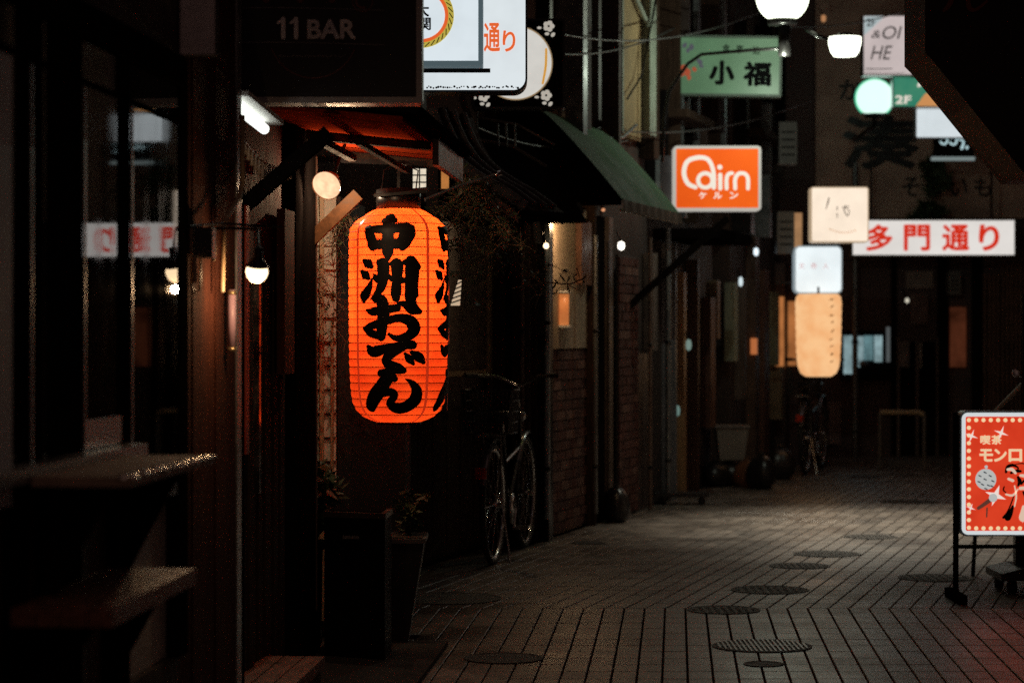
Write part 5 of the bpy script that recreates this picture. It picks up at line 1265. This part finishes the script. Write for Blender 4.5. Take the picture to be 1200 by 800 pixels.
# things at the foot of the shops
e = empty('foam_crate', P3(856, 20.7, 0), 'pale crate standing on dark bags in front of the far doorway', 'crate')
q = 20.7 / FP; z0 = .22
b = MB(); b.hexa([(-.1, -.12, z0), (.11, -.12, z0), (.11, .12, z0), (-.1, .12, z0), (-.13, -.14, z0 + .27), (.14, -.14, z0 + .27), (.14, .14, z0 + .27), (-.13, .14, z0 + .27)]); b.build('body', mat('foam', (.30, .25, .21), .8, var=.2), e, world=False)
b = MB(); b.box(-.145, .155, -.155, .155, z0 + .271, z0 + .29); b.build('lid', mat('foam_lid', (.22, .18, .16), .8), e, world=False)
def sack(px, Y, r, h, label, m, group=None):
    e = empty('rubbish_bag', P3(px, Y, 0), label, 'bag', group); b = MB(); ph = rnd.random() * 6
    pr = [(r * .6, 0), (r, h * .2), (r * 1.02, h * .45), (r * .85, h * .72), (r * .5, h * .88), (r * .22, h * .94), (0, h * .93)]
    b.lathe(pr, n=18); 
    for i, v in enumerate(b.v):
        a = math.atan2(v.y, v.x); k_ = 1 + .14 * math.sin(3 * a + ph) + .07 * math.sin(7 * a + ph * 2 + v.z * 20); v.x *= k_; v.y *= k_
    b.build('bag_body', m, e, world=False)
    b = MB(); b.lathe([(r * .2, h * .9), (r * .16, h * .96), (r * .3, h * 1.02), (0, h * .99)], n=10); b.build('knot', m, e, world=False)
bagm = mat('bag_black', (.02, .016, .015), .35)
sack(838, 20.5, .13, .22, 'black bag on the left under the pale crate', bagm); sack(854, 20.65, .13, .215, 'black bag directly under the pale crate', bagm); sack(875, 20.4, .10, .24, 'orange brown bag right of the pale crate', mat('bag_brown', (.22, .085, .04), .5)); sack(893, 20.2, .12, .30, 'black bag at the right end of the bag pile', bagm); sack(915, 21.5, .12, .3, 'black bag beside the far parked bicycle', bagm)
sack(722, 16.6, .10, .26, 'black bag at the foot of the brick pillar', bagm)
e = empty('low_trolley', P3(798, 18.4, 0), 'low dark trolley lying by the shop front under the orange sign', 'trolley')
b = MB(); b.box(-.2, .2, -.12, .12, .06, .09); b.build('deck', plas, e, world=False)
for x in (-.15, .15):
    b = MB(); b.lathe([(0, -.015), (.03, -.015), (.03, .015), (0, .015)], (x, -.1, .03), (0, 1, 0), n=12); b.build('wheel', rubber, e, world=False)

# ------------------------------------------------------------------ bicycles
def bicycle(label, loc, rz, basket=True):
    e = empty('bicycle', loc, label, 'bicycle', 'bicycles parked along the left side', rz)
    fr = mat('bike_frame', (.03, .03, .035), .3, .4, coat=.5); r = .335
    for y in (0, 1.08):
        b = MB(); b.tube([(0, y + r * math.cos(R(a)), r + .002 + r * .965 * math.sin(R(a))) for a in range(0, 360, 10)], .018, 8, closed=True); ty = b
        b = MB(); b.tube([(0, y + .305 * math.cos(R(a)), r + .305 * math.sin(R(a))) for a in range(0, 360, 10)], .013, 6, closed=True); wh = b.build('wheel', chrome, e, world=False); ty.build('tyre', rubber, wh, world=False)
        for i in range(18): 
            a = R(i * 20); s_ = .02 if i % 2 else -.02
            b = MB(); b.tube([(s_, y, r), (0, y + .3 * math.cos(a), r + .3 * math.sin(a))], .0016, 3, caps=False); b.build('spoke', chrome, wh, world=False)
        b = MB(); b.lathe([(0, -.045), (.02, -.045), (.014, 0), (.02, .045), (0, .045)], (0, y, r), (1, 0, 0), n=12); b.build('hub', chrome, wh, world=False)
        b = MB(); vs = []
        for a in range(20 if y == 0 else 35, 171, 10):
            for x, rr in ((-.028, .362), (-.02, .372), (.02, .372), (.028, .362)): vs.append((x, y - rr * math.cos(R(a)) * (1), r + rr * math.sin(R(a))))
        nn = len(vs) // 4; b.add(vs, [(4 * i + j, 4 * i + j + 1, 4 * i + 5 + j, 4 * i + 4 + j) for i in range(nn - 1) for j in range(3)], True); b.build('mudguard', mat('guard', (.25, .26, .27), .25, .8), e, world=False)
    b = MB(); bb = (0, .46, .28); seat = (0, .30, .72); head0 = (0, .90, .62); head1 = (0, .84, .86)
    for p, q_ in ((bb, seat), (bb, head0), ((0, .36, .55), head0), (bb, (0, .0, r)), (seat, (0, 0, r))): b.tube([p, q_], .014, 8)
    b.tube([head1, head0], .018, 8); b.build('frame', fr, e, world=False)
    b = MB(); b.tube([head0, (0.035, .93, .56), (.04, 1.08, r)], .009, 6); b.tube([head0, (-.035, .93, .56), (-.04, 1.08, r)], .009, 6); b.build('fork', fr, e, world=False)
    b = MB(); b.tube([head1, (0, .82, .98), (.12, .80, 1.04), (.25, .66, 1.05)], .011, 8); b.tube([(0, .82, .98), (-.12, .80, 1.04), (-.25, .66, 1.05)], .011, 8); hb = b.build('handlebar', chrome, e, world=False)
    for s_ in (-1, 1): b = MB(); b.tube([(s_ * .225, .69, 1.05), (s_ * .27, .58, 1.05)], .016, 8); g_ = b.build('grip', rubber, e, world=False)
    b = MB(); b.lathe([(0, 0), (.035, .0), (.03, .04), (0, .05)], (0, .93, .80), (0, -1, 0), n=16); b.build('headlight', chrome, e, world=False)
    b = MB(); b.tube([(0, .3, .70), (0, .275, .80)], .012, 8); b.build('seat_post', chrome, e, world=False)
    b = MB()
    pr = [(.10, .12, .82), (.11, .18, .845), (.06, .30, .835), (.025, .40, .825)]
    vs = []
    for w_, y_, z_ in pr: vs += [(-w_, y_, z_ - .03), (w_, y_, z_ - .03), (w_ * .8, y_, z_ + .01), (-w_ * .8, y_, z_ + .01)]
    b.add(vs, [(4 * i + a, 4 * i + (a + 1) % 4, 4 * i + 4 + (a + 1) % 4, 4 * i + 4 + a) for i in range(3) for a in range(4)] + [(3, 2, 1, 0), (12, 13, 14, 15)], True); b.build('saddle', plas, e, world=False)
    b = MB(); b.box(-.06, .06, -.22, .2, .72, .735); b.tube([(0.05, .0, r), (.05, -.05, .72)], .006, 5); b.tube([(-.05, .0, r), (-.05, -.05, .72)], .006, 5); b.build('carrier', chrome, e, world=False)
    b = MB(); b.lathe([(0, -.006), (.09, -.006), (.09, .006), (0, .006)], (.03, .46, .28), (1, 0, 0), n=24); b.build('chain_ring', chrome, e, world=False)
    for s_, zz_ in ((1, -1), (-1, 1)): b = MB(); b.tube([(s_ * .05, .46, .28), (s_ * .06, .46 + .12 * zz_, .28 + .1 * zz_)], .008, 6); b.box(min(s_ * .06, s_ * .15), max(s_ * .06, s_ * .15), .43 + .12 * zz_, .49 + .12 * zz_, .27 + .1 * zz_, .29 + .1 * zz_); b.build('pedal', chrome, e, world=False)
    b = MB(); b.tube([(.05, .0, r), (.12, -.12, .01)], .007, 6); b.build('kickstand', chrome, e, world=False)
    b = MB(); b.box(-.03, .03, -.39, -.37, .50, .56); b.build('reflector', mat('reflector', (.5, .05, .03), .2), e, world=False)
    if basket:
        bk = MB()
        for i in range(13):
            for (xa, ya, xb, yb) in ((-.14, -.24, .14, -.24), (-.14, .06, .14, .06)):
                x = xa + (xb - xa) * i / 12; bk.tube([(x * .9, ya * .95, .74), (x, ya, .98)], .003, 3, caps=False)
            y_ = -.24 + .3 * i / 12
            for x in (-.14, .14): bk.tube([(x * .9, y_, .74), (x, y_, .98)], .003, 3, caps=False)
        for h_ in (.74, .8, .86, .92, .98):
            t = (h_ - .74) / .24 * .1 + .9; bk.tube([(-.14 * t, -.24, h_), (.14 * t, -.24, h_), (.14 * t, .06, h_), (-.14 * t, .06, h_)], .004, 4, closed=True)
        bk.build('basket', plas, e, world=False)
    return e
b1_ = bicycle('black city bicycle with a rear basket parked by the wall right of the orange lantern', (P3(578, 13.6, 0).x, 13.62, 0), R(-9.8))
b2_ = dup(b1_); b2_.location = (P3(944, 22.2, 0).x, 22.2, 0); b2_.rotation_euler = (0, 0, R(-15)); b2_['label'] = 'dark bicycle parked far up the lane under the peach lantern'

# ------------------------------------------------------------------ the end of the lane
BY = 24.6
e = empty('end_building', P3(1080, BY, 0), 'dark building closing the lane end with a big black character on its upper wall', 'building')
b = MB(); b.box(2.55, 8.5, BY, BY + 3, 0, 8.5); b.build('wall', mat('end_wall', (.085, .05, .045), .7, var=.35, scale=2), e)
b = MB(); a = at(955, 256, BY); c = at(1290, -60, BY); b.box(a.x, c.x, BY - .06, BY - .002, a.z, c.z); b.build('upper_panel', mat('upper_panel', (.46, .31, .24), .7, var=.35, scale=3), e)
inkd = mat('end_letter', (.012, .010, .010), .5)
def endtxt(t, x0, y0, x1, y1, bold=.05, m_=inkd, nm='lettering', yy=BY - .062):
    a = at((x0 + x1) / 2, (y0 + y1) / 2, BY); q = BY / FP
    text_mb(t, (x1 - x0) * q, (y1 - y0) * q, a.x, a.z, yy, bold, thick=.004).build(nm, m_, e)
endtxt('湊', 986, 136, 1076, 199)
endtxt('か', 982, 94, 1010, 118, .03)
for ch, x in zip('そばいも', (1056, 1084, 1112, 1140)): endtxt(ch, x, 208, x + 20, 231, .03, nm='faint_lettering')
for (x0, x1, y0, y1, m_, nm, lb) in [(940, 948, 300, 545, black, 'post', None), (1044, 1050, 300, 545, black, 'post', None), (1098, 1110, 300, 545, black, 'post', None), (1113, 1131, 360, 430, emi('rust_glow', (.26, .07, .03), .22, mottle=.7, scale=5), 'lit_window', 'dull orange lit strip window'), (1158, 1170, 325, 500, mat('rust_post', (.20, .07, .05), .5), 'post', None), (1138, 1150, 300, 545, black, 'post', None)]:
    a = at(x0, y1, BY); c = at(x1, y0, BY); b = MB(); b.box(a.x, c.x, BY - .05, BY - .003, max(0, a.z), c.z); o = b.build(nm, m_, e)
    if lb: o['label'] = lb
a = at(1176, 400, BY); c = at(1230, 318, BY); b = MB(); b.box(a.x, c.x, BY - .05, BY - .003, a.z, c.z); b.build('lit_poster', mat('rust_poster', (.26, .12, .08), .6, var=.6, scale=4), e)
a = at(1120, 545, BY)
b = MB(); b.box(at(1052, 0, BY).x, at(1097, 0, BY).x, BY - .04, BY - .003, 0, at(0, 400, BY).z); b.build('dark_door', black, e)
b = MB(); b.box(at(955, 0, BY).x, at(1240, 0, BY).x, BY - .9, BY - .01, 0, .05); b.build('plinth_step', mat('step_stone', (.12, .10, .09), .8), e)
for (px, r_) in ((988, .9), (1040, 1.6), (1070, 1.1)):
    pass
fr = mat('door_frame_grey', (.16, .11, .09), .5)
for (x0, x1, y0, y1) in ((1050, 1053, 395, 545), (1072, 1075, 400, 545), (1096, 1098, 395, 545)):
    a = at(x0, y1, BY); c = at(x1, y0, BY); b = MB(); b.box(a.x, c.x, BY - .07, BY - .041, max(.052, a.z), c.z); b.build('door_frame', fr, e)
b = MB(); b.bar((at(1077, 0, BY).x, BY - .08, .95), (at(1077, 0, BY).x, BY - .08, 1.2), .02); b.build('door_handle', chrome, e)
for i in range(11):
    x = at(1152 + i * 5.2, 0, BY).x; b = MB(); b.box(x - .012, x + .012, BY - .09, BY - .055, .06, 2.0 if i > 3 else 1.9); b.build('lattice_slat', mat('slat_brown', (.14, .07, .045), .6, var=.4), e)
for (x0, x1, y0, y1, m_) in ((1060, 1092, 318, 338, mat('notice', (.22, .17, .15), .7, var=.4, scale=9)), (1066, 1086, 345, 380, mat('poster_dull', (.16, .10, .09), .6, var=.5, scale=8)), (1053, 1064, 400, 430, mat('notice', None)), (950, 984, 470, 520, mat('poster_dull', None))):
    a = at(x0, y1, BY); c = at(x1, y0, BY); b = MB(); b.box(a.x, c.x, BY - .075, BY - .062, a.z, c.z); b.build('notice_board', m_, e)
# ivy tufts on the panel
bush('wall_ivy', at(1094, 185, 24.3), .15, -.4, 8, 'small green ivy tuft on the end wall under the white letters', 'plant', leaf=.09, nl=8, thick=.006)
bush('wall_ivy', at(1086, 238, 24.3), .12, -.2, 5, 'second green ivy tuft just above the street name sign', 'plant', leaf=.09, nl=8, thick=.006)
# bluish shop window
e = empty('shop_window', at(1017, 440, 24.35), 'bluish lit shop window at the lane end behind a grey pipe', 'window')
for i, (x0, x1, y0, y1, k_) in enumerate([(989, 1001, 393, 438, 0), (1004, 1012, 394, 430, 0), (1013, 1023, 393, 422, 1), (1025, 1034, 393, 424, 0), (1039, 1043, 383, 424, 2)]):
    a = at(x0, y1, 24.4); c = at(x1, y0, 24.4); b = MB(); b.box(a.x, c.x, 24.4, 24.43, a.z, c.z)
    b.build('window_pane', [emi('pane_a', (.42, .62, .66), .62, mottle=.6, scale=8), emi('pane_b', (.22, .42, .46), .55, mottle=.6, scale=10), emi('pane_c', (.3, .34, .35), .22)][k_], e)
a = at(986, 445, 24.44); c = at(1046, 388, 24.44); b = MB(); b.box(a.x, c.x, 24.44, 24.5, a.z, c.z); b.build('window_back', black, e)
b = MB(); b.lathe([(0, 0), (.035, .01), (.05, .04), (.03, .07), (0, .08)], at(1012, 431, 24.3), n=12); b.build('round_ornament', galv, e)
# u-shaped rail
e = empty('hoop_rail', P3(1057, 23.2, 0), 'low tan topped hoop rail on the paving near the lane end', 'rail')
q = 23.2 / FP; w_ = 26 * q; h_ = 1.3 - (483 - 390) * q
b = MB(); b.tube([(-w_, 0, h_), (w_ - .05, 0, h_), (w_ - .01, 0, h_ - .02)], .024, 8); b.build('top_bar', tan, e, world=False)
for x in (-w_, w_): b = MB(); b.tube([(x, 0, 0), (x, 0, h_ - .01)], .018, 8); b.build('leg', mat('dim_rail', None), e, world=False)

# ------------------------------------------------------------------ right side: canopy and the buildings outside the frame
e = empty('right_canopy', at(1250, 215, 9.6), 'big black slanting canopy with faint red letters at the top right', 'canopy')
poly = [(1084, -70), (1084, 62), (1092, 70), (1203, 207), (1420, 207), (1420, -70)]
A_ = [at(x, y, 9.5) for x, y in poly]; B_ = [v + Vector((0.0, 0.5, 0)) for v in A_]; n = len(A_)
b = MB(); b.add(A_, [tuple(range(n))]); b.add([v + Vector((0, .02, 0)) for v in A_], [tuple(range(n))[::-1]]); b.build('front_panel', mat('canopy_black', (.012, .008, .008), .6), e)
b = MB(); b.add(A_[:5] + B_[:5], [(i, i + 1, 5 + i + 1, 5 + i) for i in range(4)]); b.add([v + Vector((.02, 0, .02)) for v in A_[:5] + B_[:5]], [(5 + i, 5 + i + 1, i + 1, i) for i in range(4)]); b.build('canopy_skin', mat('canopy_brown', (.13, .08, .05), .7, var=.3), e)
b = MB(); b.add(B_, [tuple(range(n))[::-1]]); b.build('rear_panel', black, e)
LC = lambda px, py: (at(px, py, 9.5).x, at(px, py, 9.5).z)
b = MB()
stroke2(b, LC, [(1117, -10, 3), (1113, 5, 6), (1106, 13, 4)], 9.5 / FP, 9.496); stroke2(b, LC, [(1134, -12, 3), (1135, 8, 6), (1143, 12, 4), (1156, 2, 3)], 9.5 / FP, 9.495)
b.build('red_lettering', mat('dim_red_letter', (.20, .03, .015), .5), e)
for ch, x0, x1 in (('多', 1098, 1116), ('門', 1120, 1138), ('通', 1143, 1163), ('り', 1170, 1186)):
    a = at((x0 + x1) / 2, 43, 9.5); text_mb(ch, (x1 - x0) * 9.5 / FP, 26 * 9.5 / FP, a.x, a.z, 9.499, .0, thick=.002).build('faint_lettering', mat('ghost_letter', (.026, .018, .016), .6), e)
RX = lambda Y: (1.90 + T1 * Y) if Y < YB else (-.42 + T2 * Y)
def rbox(b, Ya, Yb, o0, o1, z0, z1):
    return b.hexa([(RX(Ya) - o0, Ya, z0), (RX(Ya) + o1, Ya, z0), (RX(Yb - .001) + o1, Yb, z0), (RX(Yb - .001) - o0, Yb, z0), (RX(Ya) - o0, Ya, z1), (RX(Ya) + o1, Ya, z1), (RX(Yb - .001) + o1, Yb, z1), (RX(Yb - .001) - o0, Yb, z1)])
e = empty('right_house', (RX(9), 9, 0), 'dark house outside the frame on the right that carries the black canopy', 'building')
b = MB(); rbox(b, 3, 11.3, 0, 1.5, 0, 7); b.build('wall', facade, e)
e = empty('right_rear_house', (RX(17), 17, 0), 'dark row of shop fronts along the right side further up', 'building')
b = MB(); rbox(b, 11.5, 24.5, 0, 1.5, 0, 7.5); b.build('wall', mat('opposite_wall', (.20, .12, .09), .7, var=.4, scale=2), e)

for o in S.objects:
    if '_h' in o: del o['_h']
